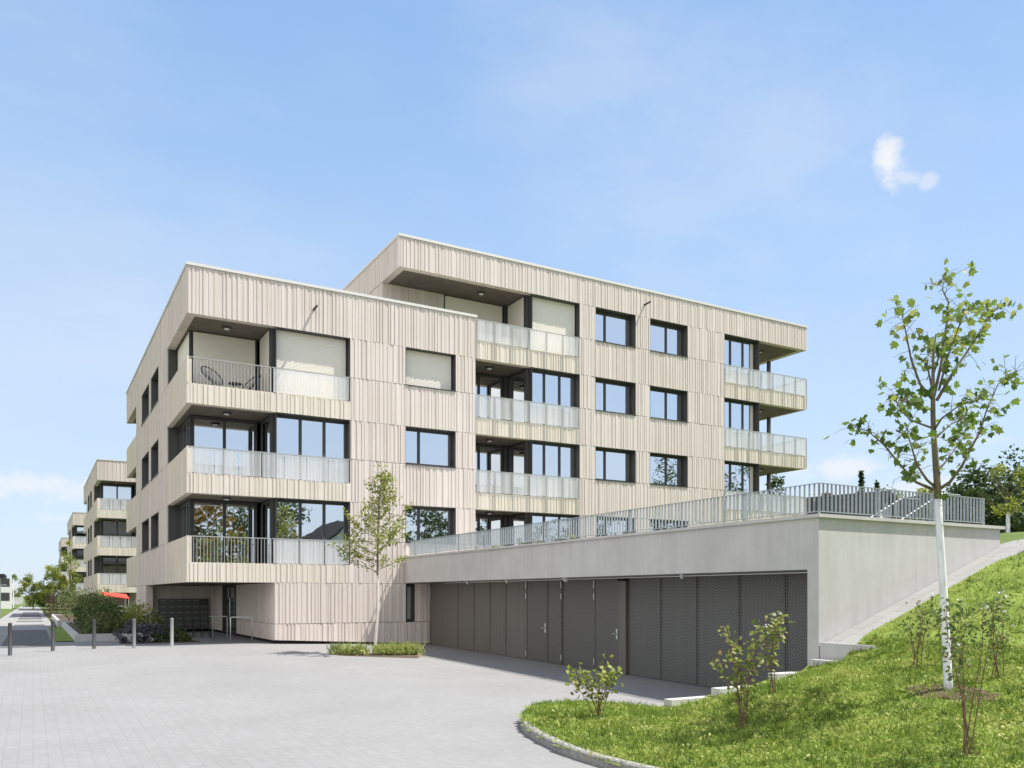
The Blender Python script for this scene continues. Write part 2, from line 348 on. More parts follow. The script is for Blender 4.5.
        C('wall', 'F', Y0, MX1, 29.40, s, q)
        for a, b_ in ((MX1, 21.70), (23.96, 24.78), (27.07, 29.40)): C('wall', 'F', Y0, a, b_, q + .008, s2)
        window(root, 'F', Y0, 21.70, 23.96, q, s2, (.34,), .36); window(root, 'F', Y0, 24.78, 27.07, q, s2, (.55,), .36)
        # right corner loggia
        C('balcony_front', 'F', Y0 + .04, 29.403, 35.22, s, p)
        glass_rail(root, 29.43, 35.20, s + .02, q, True, Y0 + .01, p + .01)
        window(root, 'F', Y0, 29.403, 31.8, zf, top, (.30, .66), .34, False, 'window', False, q)
        MB().box(31.805, 31.86, Y0 + .1, Y0 + .26, zf, top).build('corner_post', 'dark', root)
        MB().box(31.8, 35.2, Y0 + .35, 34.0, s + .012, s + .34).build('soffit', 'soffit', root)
        rb = MB(); clad(rb, 'R', 35.22, Y0 + .36, 34.0, s, p, .15); rb.build('balcony_side', 'clad', root)
        MB().box(35.12, 35.16, Y0 + .1, 34.0, q - .03, q).build('railing', 'rail_metal', root)
        MB().box(35.13, 35.15, Y0 + .1, 34.0, p, q - .04).build('balustrade_glass', 'rail_glass', root)
        MB().box(34.95, 35.11, 32.95, 33.1, s + .34, s2).build('column', 'dark', root)
        ceiling_lamp(root, 33.2, Y0 + 1.3, s2 + .01)
    # ---- upper block
    UX = 12.39
    C('parapet', 'F', Y0, UX, 35.22, SZ[5], 15.74); C('parapet', 'S', UX, Y0 + .302, yb, SZ[5], 15.74)
    rb = MB(); clad(rb, 'R', 35.22, Y0 + .302, 34.0, SZ[5], 15.74); rb.build('parapet', 'clad', root)
    cp = MB(); cp.box(UX - .03, 35.25, Y0 - .03, Y0 + .33, 15.74, 15.84); cp.box(UX - .03, UX + .33, Y0 + .33, yb, 15.74, 15.84); cp.box(34.9, 35.25, Y0 + .33, 34.0, 15.74, 15.84); cp.build('coping', 'coping', root)
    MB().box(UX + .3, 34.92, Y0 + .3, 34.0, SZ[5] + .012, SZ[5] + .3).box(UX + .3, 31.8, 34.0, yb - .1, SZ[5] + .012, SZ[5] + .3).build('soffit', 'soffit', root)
    MB().box(UX + .3, 31.8, Y0 + .31, yb - .1, 15.2, 15.5).build('roof', 'slab', root)
    C('wall', 'F', Y0 + 1.95, UX + .03, 15.2, 12.6, SZ[5]); C('wall', 'S', UX + .03, Y0 + 2.26, yb - .2, 12.6, SZ[5])
    MB().box(UX + .5, 31.6, Y0 + 2.5, 46.5, 12.6, 14.5).build('blocking_core', 'black', root)  # added opaque core of the upper storey, keeps light from passing through
    rw = MB(); clad(rw, 'R', 31.8, Y0 + .35, yb - .2, 2.5, SZ[5]); rw.build('wall', 'clad', root)
    for (x, z) in ((9.0, 12.28), (24.45, 15.1)):
        MB().tube([(x, Y0 + .05, z), (x, Y0 - .42, z + .02)], .045, 8).build('overflow_pipe', 'dark', root)

main = empty('apartment_building', (X0, Y0, 0), 'large cream slatted apartment block with stepped roof beside the concrete garage', 'building')
apartment(main, True)
G_B = 'pale slatted apartment blocks in a row'
main['group'] = G_B
far = empty('apartment_building', (X0, Y0, 0), 'pale apartment block second in the row, behind the red awning and hedge', 'building', G_B)
apartment(far, False)
def copy_tree(o, parent=None):
    c = o.copy(); COL.objects.link(c)
    if parent is not None: c.parent = parent
    LOC[c.name] = LOC.get(o.name, Vector((0, 0, 0)))
    for ch in list(o.children): copy_tree(ch, c)
    return c
b3 = copy_tree(far); b4 = copy_tree(far)
b3['label'] = 'pale apartment block third in the row, with slim tree in front'; b4['label'] = 'farthest and smallest pale apartment block at the end of the row'
far.location = (X0, 76.7, -.25); b3.location = (X0, 125, -.45); b4.location = (X0, 175, -.8)

# ------------------------------------------------------------------ ground
def zp(x, y): return -.013 * max(0, min(Y0, Y0) - min(y, Y0)) - .033 * max(0, min(x, 14) - 7)
def sheet(name, m, xs, ys, zf, kind='structure', label=None):
    v = [(x, y, zf(x, y)) for y in ys for x in xs]; n = len(xs)
    f = [(j * n + i, j * n + i + 1, (j + 1) * n + i + 1, (j + 1) * n + i) for j in range(len(ys) - 1) for i in range(n - 1)]
    b = MB(); b.v = v; b.f = f; b.t = [.5] * len(v); o = b.build(name, m); o['kind'] = kind; return o
sheet('ground', 'meadow', [-3000, -200, -60, 60, 200, 3000], [-3000, -200, -40, 60, 200, 3000], lambda x, y: -1.6)
sheet('plaza', 'paver', [-45, -20, 0, 7, 14.6], [-45, -20, 0, 10, 20, Y0, 36.5], zp)
sheet('entrance_paving', 'paver', [1.35, 4, 7, 20], [36.5, 60], lambda x, y: -.02)
# path with asphalt fields
sheet('path', 'band', [-2.2, 1.0], [36.5, 60, 100, 200], lambda x, y: 0 - max(0, (y - 60)) * .004)
for a, b_ in ((32.3, 48.3), (55, 66.8), (71, 77.5), (82, 92), (97, 110)):
    sheet('asphalt_path', 'asphalt', [-.95, .58], [a, b_], lambda x, y: .006 - max(0, (y - 60)) * .004)
sheet('lawn', 'meadow', [-60, -25, -2.2], [36.5, 60, 100, 220], lambda x, y: .03 + max(0, (-x - 5)) * .02 - max(0, (y - 60)) * .004)
sheet('lawn', 'turf', [.72, 1.34], [35.5, 51.6], lambda x, y: .03)
sheet('lawn', 'meadow', [1.0, 4, 60], [60, 100, 220], lambda x, y: -.03 - max(0, (y - 60)) * .004)

# hillside: lawn height field
LP = [(4.5, -.33), (6.5, -.2), (8.5, .08), (10.6, .45), (12.2, .71), (17.05, 2.41), (19, 2.9), (24, 3.5), (60, 5.5)]
def sst(a, b_, x): t = min(1, max(0, (x - a) / (b_ - a))); return t * t * (3 - 2 * t)
def lawn_z(x, y):
    z = np.interp(x, [p[0] for p in LP], [p[1] for p in LP])
    z -= .40 * sst(8.9, 11.0, y) * (1 - sst(12.3, 13.2, x)) * sst(6.2, 9.0, x)
    z += .05 * math.sin(x * 1.3 + y * .9) * sst(7, 9, x) * (1 - sst(12, 14, x))
    if x < 9.6: z = max(z, zp(x, y) + .09 + .05 * sst(0, .8, min(x - 5.9, 12.9 - y)))
    return float(z)
OUT = [(11, -8), (9.2, -2), (7.6, 2), (6.8, 4.5), (6.2, 6.5), (5.95, 7.4), (5.85, 8.08), (5.83, 8.6), (5.88, 9.14), (6.0, 9.78), (6.14, 10.31), (6.27, 10.7), (6.5, 11.15), (6.96, 11.75), (7.5, 12.35), (7.95, 12.6), (8.5, 12.5), (9.0, 12.0), (9.5, 11.35)]
def smooth_poly(P, it=2):
    for _ in range(it):
        Q = [P[0]]
        for a, b_ in zip(P, P[1:]): Q += [(a[0] * .75 + b_[0] * .25, a[1] * .75 + b_[1] * .25), (a[0] * .25 + b_[0] * .75, a[1] * .25 + b_[1] * .75)]
        P = Q + [P[-1]]
    return P
KO = smooth_poly(OUT)
POLY = np.array(KO + [(10.4, 11.2), (11.6, 11.0), (12.45, 10.72), (12.45, 10.0), (18.45, 10.0), (18.45, 10.72), (60, 10.72), (60, -8)])
def inside(px, py):
    px = np.asarray(px); py = np.asarray(py); r = np.zeros(px.shape, bool); n = len(POLY); j = n - 1
    for i in range(n):
        xi, yi = POLY[i]; xj, yj = POLY[j]
        c = ((yi > py) != (yj > py)) & (px < (xj - xi) * (py - yi) / (yj - yi + 1e-12) + xi); r ^= c; j = i
    return r
def lawn_mesh():
    st = .12; xs = np.concatenate([np.arange(5.6, 20, st), np.arange(20, 61, 1.0)]); ys = np.concatenate([np.arange(-8, 2, .5), np.arange(2, 13, st), np.arange(13, 40.5, .5)])
    n = len(xs); b = MB()
    b.v = [(x, y, lawn_z(x, y)) for y in ys for x in xs]; b.t = [.5] * len(b.v)
    cx = (xs[:-1] + xs[1:]) / 2; cy = (ys[:-1] + ys[1:]) / 2; gx, gy = np.meshgrid(cx, cy); ok = inside(gx, gy)
    for j in range(len(ys) - 1):
        for i in range(n - 1):
            if ok[j, i]: b.f.append((j * n + i, j * n + i + 1, (j + 1) * n + i + 1, (j + 1) * n + i))
    o = b.build('hillside', 'turf', smooth=True); o['kind'] = 'structure'
lawn_mesh()
# kerb ring
def kerb():
    b = MB(); pts = [Vector((x, y)) for x, y in KO]; ring = []
    for i, p in enumerate(pts):
        d = (pts[min(i + 1, len(pts) - 1)] - pts[max(i - 1, 0)]).normalized(); nrm = Vector((d.y, -d.x))
        z = zp(p.x, p.y); o_, i_ = p, p + nrm * .11; h = .125
        ring.append([(o_.x, o_.y, z - .2), (o_.x, o_.y, z + h - .02), (o_.x + nrm.x * .02, o_.y + nrm.y * .02, z + h), (i_.x, i_.y, z + h), (i_.x, i_.y, z - .2)])
    for r in ring: b.v += r; b.t += [.5] * 5
    for i in range(len(ring) - 1):
        for k in range(4): b.f.append((i * 5 + k, (i + 1) * 5 + k, (i + 1) * 5 + k + 1, i * 5 + k + 1))
    b.f += [(0, 1, 2, 3, 4), tuple((len(ring) - 1) * 5 + k for k in range(5))]
    o = b.build('kerb', 'kerb'); o['kind'] = 'structure'
kerb()
# paving strip beside the garage and the upper path
sheet('garage_side_path', 'band', [12.72, 15, 18.4], [9.96, 10.69], lambda x, y: .83 + .345 * (x - 12.65))
sheet('upper_path', 'band', [18.38, 19.4, 24, 40], [9.98, 10.3, 11.0], lambda x, y: lawn_z(x, 9) + .035)
# stepped retaining wall
rt = empty('retaining_wall', (9.5, 11.25, -.3), 'low stepped concrete retaining wall between driveway and grassy slope', 'wall')
for x0, x1, y0, y1, z1 in ((9.5, 10.42, 11.14, 11.34, -.05), (10.42, 11.62, 10.95, 11.16, .11), (11.62, 12.4, 10.74, 10.97, .33), (12.4, 12.62, 9.95, 10.68, .57)):
    MB().box(x0, x1 - .004, y0, y1, -.8, z1).build('wall_block', 'concrete', rt)
MB().box(12.66, 12.72, 9.55, 10.685, -.2, .87).build('wall_block', 'concrete', rt)

# ------------------------------------------------------------------ garage
GX, GY = 12.64, 10.7
gar = empty('garage', (GX, GY, -.4), 'long grey concrete garage with dark metal gates and railed roof terrace', 'garage')
w = MB()
w.box(GX, GX + .35, GY, Y0 - .05, 2.23, 3.19)                      # lintel band
w.box(GX, GX + .35, GY, 10.96, -.8, 2.23)                            # corner pier
w.build('front_wall', 'concrete', gar)
MB().box(GX + .35, 18.42, GY, GY + .3, -.8, 3.19).build('side_wall', 'concrete', gar)
MB().box(18.12, 18.42, GY + .3, 30, 2.0, 3.19).build('end_wall', 'concrete', gar)
MB().box(GX + .35, 14.4, 10.96, Y0 - .05, 2.235, 2.5).build('ceiling', 'concrete', gar)
c = MB(); c.box(GX - .05, GX + .4, GY - .06, Y0 - .04, 3.19, 3.255); c.box(GX + .4, 18.52, GY - .06, GY + .4, 3.19, 3.255); c.box(18.1, 18.52, GY + .4, 30, 3.19, 3.255); c.build('coping', 'concrete', gar)
MB().box(GX + .4, 18.1, GY + .4, Y0 - .05, 2.9, 3.1).build('roof_deck', 'slab', gar)
MB().box(14.0, 18.1, 11.0, Y0 - .1, -.5, 2.2).build('blocking_core', 'black', gar)
DX = 13.69
def panel(y0, y1, mt, name='door_panel', d=0.0, z1=2.22):
    b = MB(); g = .012
    zb0, zb1 = zp(DX, y0) + .03, zp(DX, y1) + .03
    x = DX + d
    b.hexa([(x, y0 + g, zb0), (x + .05, y0 + g, zb0), (x + .05, y1 - g, zb1), (x, y1 - g, zb1), (x, y0 + g, z1), (x + .05, y0 + g, z1), (x + .05, y1 - g, z1), (x, y1 - g, z1)])
    fx = x - .012
    for a0, a1 in ((y0 + g, y0 + g + .035), (y1 - g - .035, y1 - g)):
        b.box(fx, x - .001, a0, a1, max(zb0, zb1) + .02, z1 - .01)
    return b.build(name, mt, gar)
seams = [30.56, 28.05, 26.75, 25.54, 24.41, 23.04]
for a, b_ in zip(seams, seams[1:]): panel(b_, a, 'door')
d1 = panel(21.78, 23.04, 'perf', 'gate_leaf', -.02); d2 = panel(20.97, 21.78, 'perf', 'gate_leaf', -.02)
panel(19.31, 20.97, 'perf'); d3 = panel(18.12, 19.31, 'perf', 'gate_leaf', -.02)
gs = [17.78, 16.46, 15.14, 13.76, 12.43, 11.0]
for a, b_ in zip(gs, gs[1:]): panel(b_, a, 'perf', 'sliding_gate_panel')
MB().box(DX - .08, DX + .1, 17.8, 18.09, -.45, 2.12).build('gate_post', 'door', gar)
MB().box(DX - .13, DX + .02, 17.78, 18.1, 2.12, 2.22).build('sensor_box', 'black', gar)
for leaf, yh, zz in ((d1, 21.86, .74), (d3, 18.22, .70)):
    h_ = MB(); h_.box(DX - .05, DX - .034, yh - .03, yh + .05, zz - .14, zz + .14); h_.tube([(DX - .05, yh, zz), (DX - .10, yh, zz), (DX - .10, yh + .14, zz)], .014, 6); h_.build('handle', 'steel', leaf)
for leaf, yy in ((d1, 23.03), (d2, 20.98), (d3, 19.30)):
    for z0, z1 in ((1.95, 2.15), (1.62, 1.8), (-.2, -.02)):
        MB().tube([(DX - .045, yy, z0), (DX - .045, yy, z1)], .018, 8).build('hinge', 'steel', leaf)
for y, r in ((19.9, .09), (26.1, .05), (23.3, .05), (15.0, .05)):
    MB().lathe((13.1, y, 2.232), [(r, 0), (r, -.05), (r * .7, -.09), (r * .3, -.11)], 14).build('ceiling_lamp', 'lamp', gar)
MB().tube([(13.35, 11.2, 2.20), (13.35, 28.5, 2.20)], .018, 6).build('cable_conduit', 'steel', gar)
# roof railing
rl = empty('terrace_railing', (GX + .06, GY + .06, 3.255), 'galvanised steel railing of thin upright bars on the garage roof edge', 'railing')
rx, ry, zt = GX + .06, GY + .04, 3.84
b = MB(); b.box(rx - .02, rx + .02, ry, Y0 - .3, zt - .012, zt); b.box(rx + .02, 17.9, ry - .02, ry + .02, zt - .012, zt); b.build('top_rail', 'galv', rl)
b = MB(); b.box(rx - .02, rx + .02, ry, Y0 - .3, 3.30, 3.315); b.box(rx + .02, 17.9, ry - .02, ry + .02, 3.30, 3.315); b.build('bottom_rail', 'galv', rl)
b = MB(); y = ry + .11
while y < Y0 - .3: b.box(rx - .02, rx + .02, y - .006, y + .006, 3.315, zt - .012); y += .115
x = rx
while x < 17.9: b.box(x - .006, x + .006, ry - .02, ry + .02, 3.315, zt - .012); x += .115
b.build('bar_infill', 'galv', rl)
for y in np.arange(ry, Y0 - .3, 1.9): MB().box(rx - .022, rx + .022, y - .012, y + .012, 3.255, 3.826).build('post', 'galv', rl)
for x in np.arange(rx + 1.7, 17.95, 1.73): MB().box(x - .012, x + .012, ry - .022, ry + .022, 3.255, 3.826).build('post', 'galv', rl)
# stair rail on the terrace
st = empty('stair_railing', (21.5, 14, 3.0), 'sloping light steel handrail rising behind the roof railing', 'railing')
for dy in (0, 1.2):
    MB().tube([(19.2, 14 + dy, 3.5), (21.4, 14 + dy, 4.5), (22.2, 14 + dy, 4.5)], .018).build('handrail', 'galv', st)
    for t in np.linspace(0, 1, 9): MB().box(19.2 + 2.2 * t, 19.225 + 2.2 * t, 14 + dy - .01, 14 + dy + .01, 2.6 + .9 * t, 3.5 + t * 1.0).build('baluster', 'galv', st)
# upper terrain right of the garage / behind the building
sheet('upper_ground', 'meadow', [18.43, 19, 24, 40, 60, 300], [10.7, 20, 40, 100, 300], lambda x, y: lawn_z(x, 0) + max(0, y - 11) * .006)
sheet('upper_ground', 'meadow', [31.9, 60, 300], [30, 60, 300], lambda x, y: 3.2 + max(0, y - 40) * .012)

# ------------------------------------------------------------------ vegetation tools
RV = Vector((.86868, -.49538, 0)); FV = Vector((.49538, .86868, 0)); UP = Vector((0, 0, 1))
def rp(px, t, z=3.2): P = RV * ((px - 512) / 840 * t) + FV * t; return (P.x, P.y, z)
SH = {'rhomb': [(0, 0), (.32, .45), (0, 1), (-.32, .45)],
      'oval': [(0, 0), (.26, .25), (.30, .55), (0, 1), (-.30, .55), (-.26, .25)],
      'maple': [(0, 0), (.22, .06), (.50, .18), (.34, .36), (.52, .62), (.24, .60), (0, 1), (-.24, .60), (-.52, .62), (-.34, .36), (-.50, .18), (-.22, .06)],
      'blade': [(-.06, 0), (.06, 0), (0, 1)]}
def leaves(name, pts, size, m, parent=None, shape='rhomb', tone=None, up=.0, droop=0, loc=None, kind=None):
    """one mesh of leaf-sized faces; pts (n,3) world"""
    pts = np.asarray(pts, dtype=np.float64); n = len(pts)
    sz = size[0] + (size[1] - size[0]) * rng.random(n)
    d = rng.normal(size=(n, 3)); d[:, 2] = d[:, 2] * .6 + up; d[:, 2] -= droop; d /= np.linalg.norm(d, axis=1)[:, None]
    r = rng.normal(size=(n, 3)); s = np.cross(d, r); s /= np.linalg.norm(s, axis=1)[:, None]
    shp = np.array(SH[shape]); k = len(shp)
    v = pts[:, None, :] + sz[:, None, None] * (shp[None, :, 0, None] * s[:, None, :] + shp[None, :, 1, None] * d[:, None, :])
    if tone is None: tone = np.clip(rng.normal(.45, .25, n), 0, 1)
    base_loc = np.array(LOC[parent.name] if (loc is None and parent is not None) else (loc if loc is not None else (0, 0, 0)))
    me = bpy.data.meshes.new(name); me.vertices.add(n * k); me.vertices.foreach_set('co', (v - base_loc).reshape(-1))
    me.loops.add(n * k); me.loops.foreach_set('vertex_index', np.arange(n * k, dtype=np.int32))
    me.polygons.add(n); me.polygons.foreach_set('loop_start', np.arange(0, n * k, k, dtype=np.int32)); me.polygons.foreach_set('loop_total', np.full(n, k, dtype=np.int32))
    me.update(calc_edges=True)
    a = me.attributes.new('tone', 'FLOAT', 'POINT'); a.data.foreach_set('value', np.repeat(tone, k).astype(np.float32))
    me.materials.append(M[m]); o = bpy.data.objects.new(name, me); link(o, parent, Vector(base_loc))
    if kind: o['kind'] = kind
    return o
def blob_pts(n, c, r, hollow=.35, squash=1.):
    """uneven clumps spread through an ellipsoid"""
    c = np.array(c); r = np.array(r); nc = max(6, n // 90); q = rng.normal(size=(nc, 3)); q /= np.linalg.norm(q, axis=1)[:, None]
    cc = c + q * r * (hollow + (1 - hollow) * rng.random((nc, 1)) ** .6); cr = r.mean() * (.16 + .16 * rng.random(nc))
    i = rng.integers(0, nc, n); g = rng.normal(size=(n, 3)); g /= np.linalg.norm(g, axis=1)[:, None]
    return cc[i] + g * cr[i][:, None] * rng.random((n, 1)) ** .45, np.clip(rng.normal(.45, .16, n) + (rng.random(nc)[i] - .5) * .5, 0, 1)
def broad_tree(loc, h, w, m, label, n=5000, leaf=(.12, .22), trunk=.18, th=.3, group=None, cat='tree', name='tree', bark='bark', tall=1.):
    o = empty(name, loc, label, cat, group); L_ = Vector(loc); b = MB()
    b.tube([L_ + Vector((0, 0, -.3)), L_ + Vector((.03, 0, h * th)), L_ + Vector((.06, .05, h * .75))], [trunk, trunk * .8, trunk * .25], 8)
    for k in range(7):
        a = k * 2.4; z = h * (th + .06 * k); b.tube([L_ + Vector((0, 0, z * .92)), L_ + Vector((math.cos(a) * w * .22, math.sin(a) * w * .22, z + h * .08)), L_ + Vector((math.cos(a) * w * .4, math.sin(a) * w * .4, z + h * .2))], [trunk * .4, trunk * .25, trunk * .08], 5)
    b.build('trunk', bark, o)
    P, T = blob_pts(n, (L_.x, L_.y, L_.z + h * (th + 1) / 2 * 1.02), (w / 2, w / 2, h * (1 - th) / 2)); leaves('crown', P, leaf, m, o, 'rhomb', T); return o
def conifer(loc, h, w, label, n=2500, group=None):
    o = empty('conifer_tree', loc, label, 'tree', group); L_ = Vector(loc)
    MB().tube([L_ + Vector((0, 0, -.3)), L_ + Vector((0, 0, h * .98))], [w * .05, .02], 7).build('trunk', 'bark', o)
    z = rng.random(n) ** 1.4; a = rng.random(n) * 6.28; rad = (1 - z) * w / 2 * (.45 + .55 * rng.random(n)) * (1 + .25 * np.sin(z * 60))
    P = np.stack([L_.x + rad * np.cos(a), L_.y + rad * np.sin(a), L_.z + h * (.08 + .92 * z) - rad * .25], 1); leaves('crown', P, (.2, .4), 'darkleaf', o, 'rhomb'); return o

# --- foreground maple with whitewashed trunk
TB = Vector((10.59, 6.83, .43)); TT = 11.18; PXM = 840 / TT
def tp(px, py, dep=0):
    t = TT + dep; X = (px - 512) / 840 * t; Z = 1.75 + (595 - py) / 840 * t
    return RV * X + FV * t + UP * Z
maple = empty('maple_tree', TB, 'young sparse maple with white-painted trunk on the grassy slope', 'tree')
b = MB(); b.tube([TB + Vector((0, 0, -.15)), tp(948, 680), tp(944, 600), tp(939, 520), tp(938, 497)], [.066, .055, .05, .046, .045], 12); b.build('painted_trunk', 'white_trunk', maple, smooth=True)
b = MB(); b.tube([tp(938, 499), tp(937, 480), tp(934, 440), tp(933, 415), tp(933, 390), tp(933, 359), tp(936, 334)], [.047, .043, .036, .032, .026, .017, .009], 10)
BR = [([(934, 396), (941, 365), (947, 321), (948.5, 302), (942.5, 290), (944, 275)], .35), ([(933, 400), (920, 384), (911, 359), (905, 328), (900, 307)], -.5),
      ([(932, 388), (927, 365), (930, 343)], .5), ([(937, 400), (956, 368), (975, 340), (991, 313), (1000, 307)], .6), ([(939, 390), (947, 359), (962, 318), (972, 302)], -.6),
      ([(932, 428), (910, 420), (898, 406), (895, 396)], .7), ([(934, 486), (927, 480), (917, 465), (911, 445), (905, 425)], -.7), ([(934, 490), (916, 482), (902, 467), (884, 445), (868, 431), (850, 426)], .4),
      ([(936, 473), (948, 459), (957, 446), (966, 432)], .8), ([(938, 490), (950, 482), (962, 466), (971, 448), (980, 432), (986, 412), (998, 384), (1018, 371)], -.4),
      ([(934, 430), (942, 418), (960, 405), (985, 398)], -.9), ([(934, 372), (941, 350), (955, 345), (968, 338)], .9), ([(933, 410), (915, 405), (900, 400)], -1.0), ([(933, 440), (950, 425), (968, 415)], 1.0)]
lp = []; lt = []
for pts, dep in BR:
    n = len(pts); P = [tp(p[0], p[1], dep * i / (n - 1)) for i, p in enumerate(pts)]
    r0 = .023 if n > 4 else .016
    b.tube(P, [r0 * (1 - .85 * i / (n - 1)) for i in range(n)], 6)
    for i in range(n - 1):
        seg = (P[i + 1] - P[i]).length
        for _ in range(int(seg * (5 if i == 0 else 22) * (1.0 if n > 3 else .9)) + (0 if i < n - 2 else 9)):
            q = P[i].lerp(P[i + 1], random.random()); 
            if i == 0 and random.random() < .5: continue
            tw = q + Vector((random.gauss(0, .12), random.gauss(0, .12), random.gauss(.02, .09)))
            b.tube([q, q.lerp(tw, .6) + Vector((0, 0, .02)), tw], [.004, .003, .002], 4, cap=False)
            for _k in range(random.choice([1, 1, 2, 3])): lp.append(tw + Vector((random.gauss(0, .05), random.gauss(0, .05), random.gauss(0, .05)))); lt.append(random.gauss(.43, .2) + (.25 if q.z > 5.1 else 0))
b.build('bark_trunk', 'bark', maple, smooth=True)
leaves('crown', lp, (.075, .128), 'maple', maple, 'maple', np.clip(lt, 0, 1), droop=.35)
def patch(name, c, rx_, ry_, m, zf, dz=.03, n=28):
    b = MB(); k = [(c[0], c[1], zf(c[0], c[1]) + dz)]
    for ring in (.4, .75, 1):
        for j in range(n):
            a = j * 2 * math.pi / n; r = ring * (1 + (.18 * math.sin(3 * a) + .1 * math.sin(7 * a + 1)) * (ring == 1)); x = c[0] + rx_ * r * math.cos(a); y = c[1] + ry_ * r * math.sin(a)
            k.append((x, y, zf(x, y) + (dz + random.uniform(-.01, .02) if ring < 1 else -.02)))
    b.v = k; b.t = [.5] * len(k); b.f = [(0, 1 + j, 1 + (j + 1) % n) for j in range(n)] + [(1 + r * n + j, 1 + (r + 1) * n + j, 1 + (r + 1) * n + (j + 1) % n, 1 + r * n + (j + 1) % n) for r in range(2) for j in range(n)]
    return b.build(name, m)
MUL = [((10.5, 6.75), .36, .75), ((8.5, 5.3), .12, .16)]
for i, (c_, a, d_) in enumerate(MUL):
    tag(patch('bark_mulch', c_, a, d_, 'mulch', lawn_z, .012), kind='stuff')

# --- shrubs on the slope
def shrub(x, y, h, w, m, label, stems=7, nl=160, leaf=(.035, .07), lo=.35, flowers=0, zf=lawn_z, group='young shrubs on the grassy slope', stem_r=.007, shape='oval'):
    z0 = zf(x, y); o = empty('shrub', (x, y, z0), label, 'shrub', group); L_ = Vector((x, y, z0)); b = MB(); P = []; tips = []
    for k in range(stems):
        a = random.random() * 6.28; rr = w / 2 * (.3 + .7 * random.random()); hh = h * random.uniform(.65, 1.0) * (1 if k else 1)
        if k == 0: hh = h
        q = [L_ + Vector((random.gauss(0, .04), random.gauss(0, .04), -.03)), L_ + Vector((math.cos(a) * rr * .35 + random.gauss(0, .03), math.sin(a) * rr * .35, hh * .4)), L_ + Vector((math.cos(a) * rr * .8, math.sin(a) * rr * .8 + random.gauss(0, .03), hh * .75)), L_ + Vector((math.cos(a) * rr, math.sin(a) * rr, hh))]
        MB().tube(q, [stem_r, stem_r * .8, stem_r * .6, stem_r * .3], 5).build('stem', 'stem', o); tips.append(q[3])
        for _ in range(nl // stems):
            t = lo + (1 - lo) * random.random() ** .7; i = min(2, int(t * 3)); c_ = q[i].lerp(q[i + 1], t * 3 - i); P.append(c_ + Vector((random.gauss(0, .055), random.gauss(0, .055), random.gauss(0, .035))))
    leaves('foliage', P, leaf, m, o, shape)
    for k in range(flowers):
        c_ = tips[k % len(tips)]; leaves('flower', np.array(c_) + rng.normal(size=(16, 3)) * .011, (.016, .03), 'petal', o, 'oval')
    return o
shrub(7.44, 10.42, 1.0, 1.1, 'shrub', 'yellow-green shrub beside the rounded kerb end, in front of the garage gates', 11, 290, (.055, .11))
shrub(8.04, 8.03, 1.42, .62, 'shrub', 'tall reddish-stemmed shrub in front of the right garage gate', 9, 340, (.05, .09), .25)
shrub(9.42, 8.81, 1.2, .3, 'shrub', 'narrow upright shrub with pale flower heads before the last gate panel', 4, 230, (.045, .085), .2, 3)
shrub(11.82, 8.13, 1.15, .55, 'rose', 'bare dark-stemmed rose shrub left of the white maple trunk', 6, 170, (.035, .07), .4, 1)
shrub(8.49, 5.27, 1.7, .75, 'rose', 'tallest rose bush, in the foreground right before the white trunk', 7, 280, (.04, .075), .5, 4)
shrub(11.26, 6.57, 1.12, .5, 'rose', 'rose shrub with white blooms at the right picture edge', 6, 230, (.04, .07), .25, 3)
shrub(12.16, 7.83, .85, .5, 'rose', 'low leafy rose shrub just behind the white maple trunk', 6, 230, (.04, .075), .25, 1)
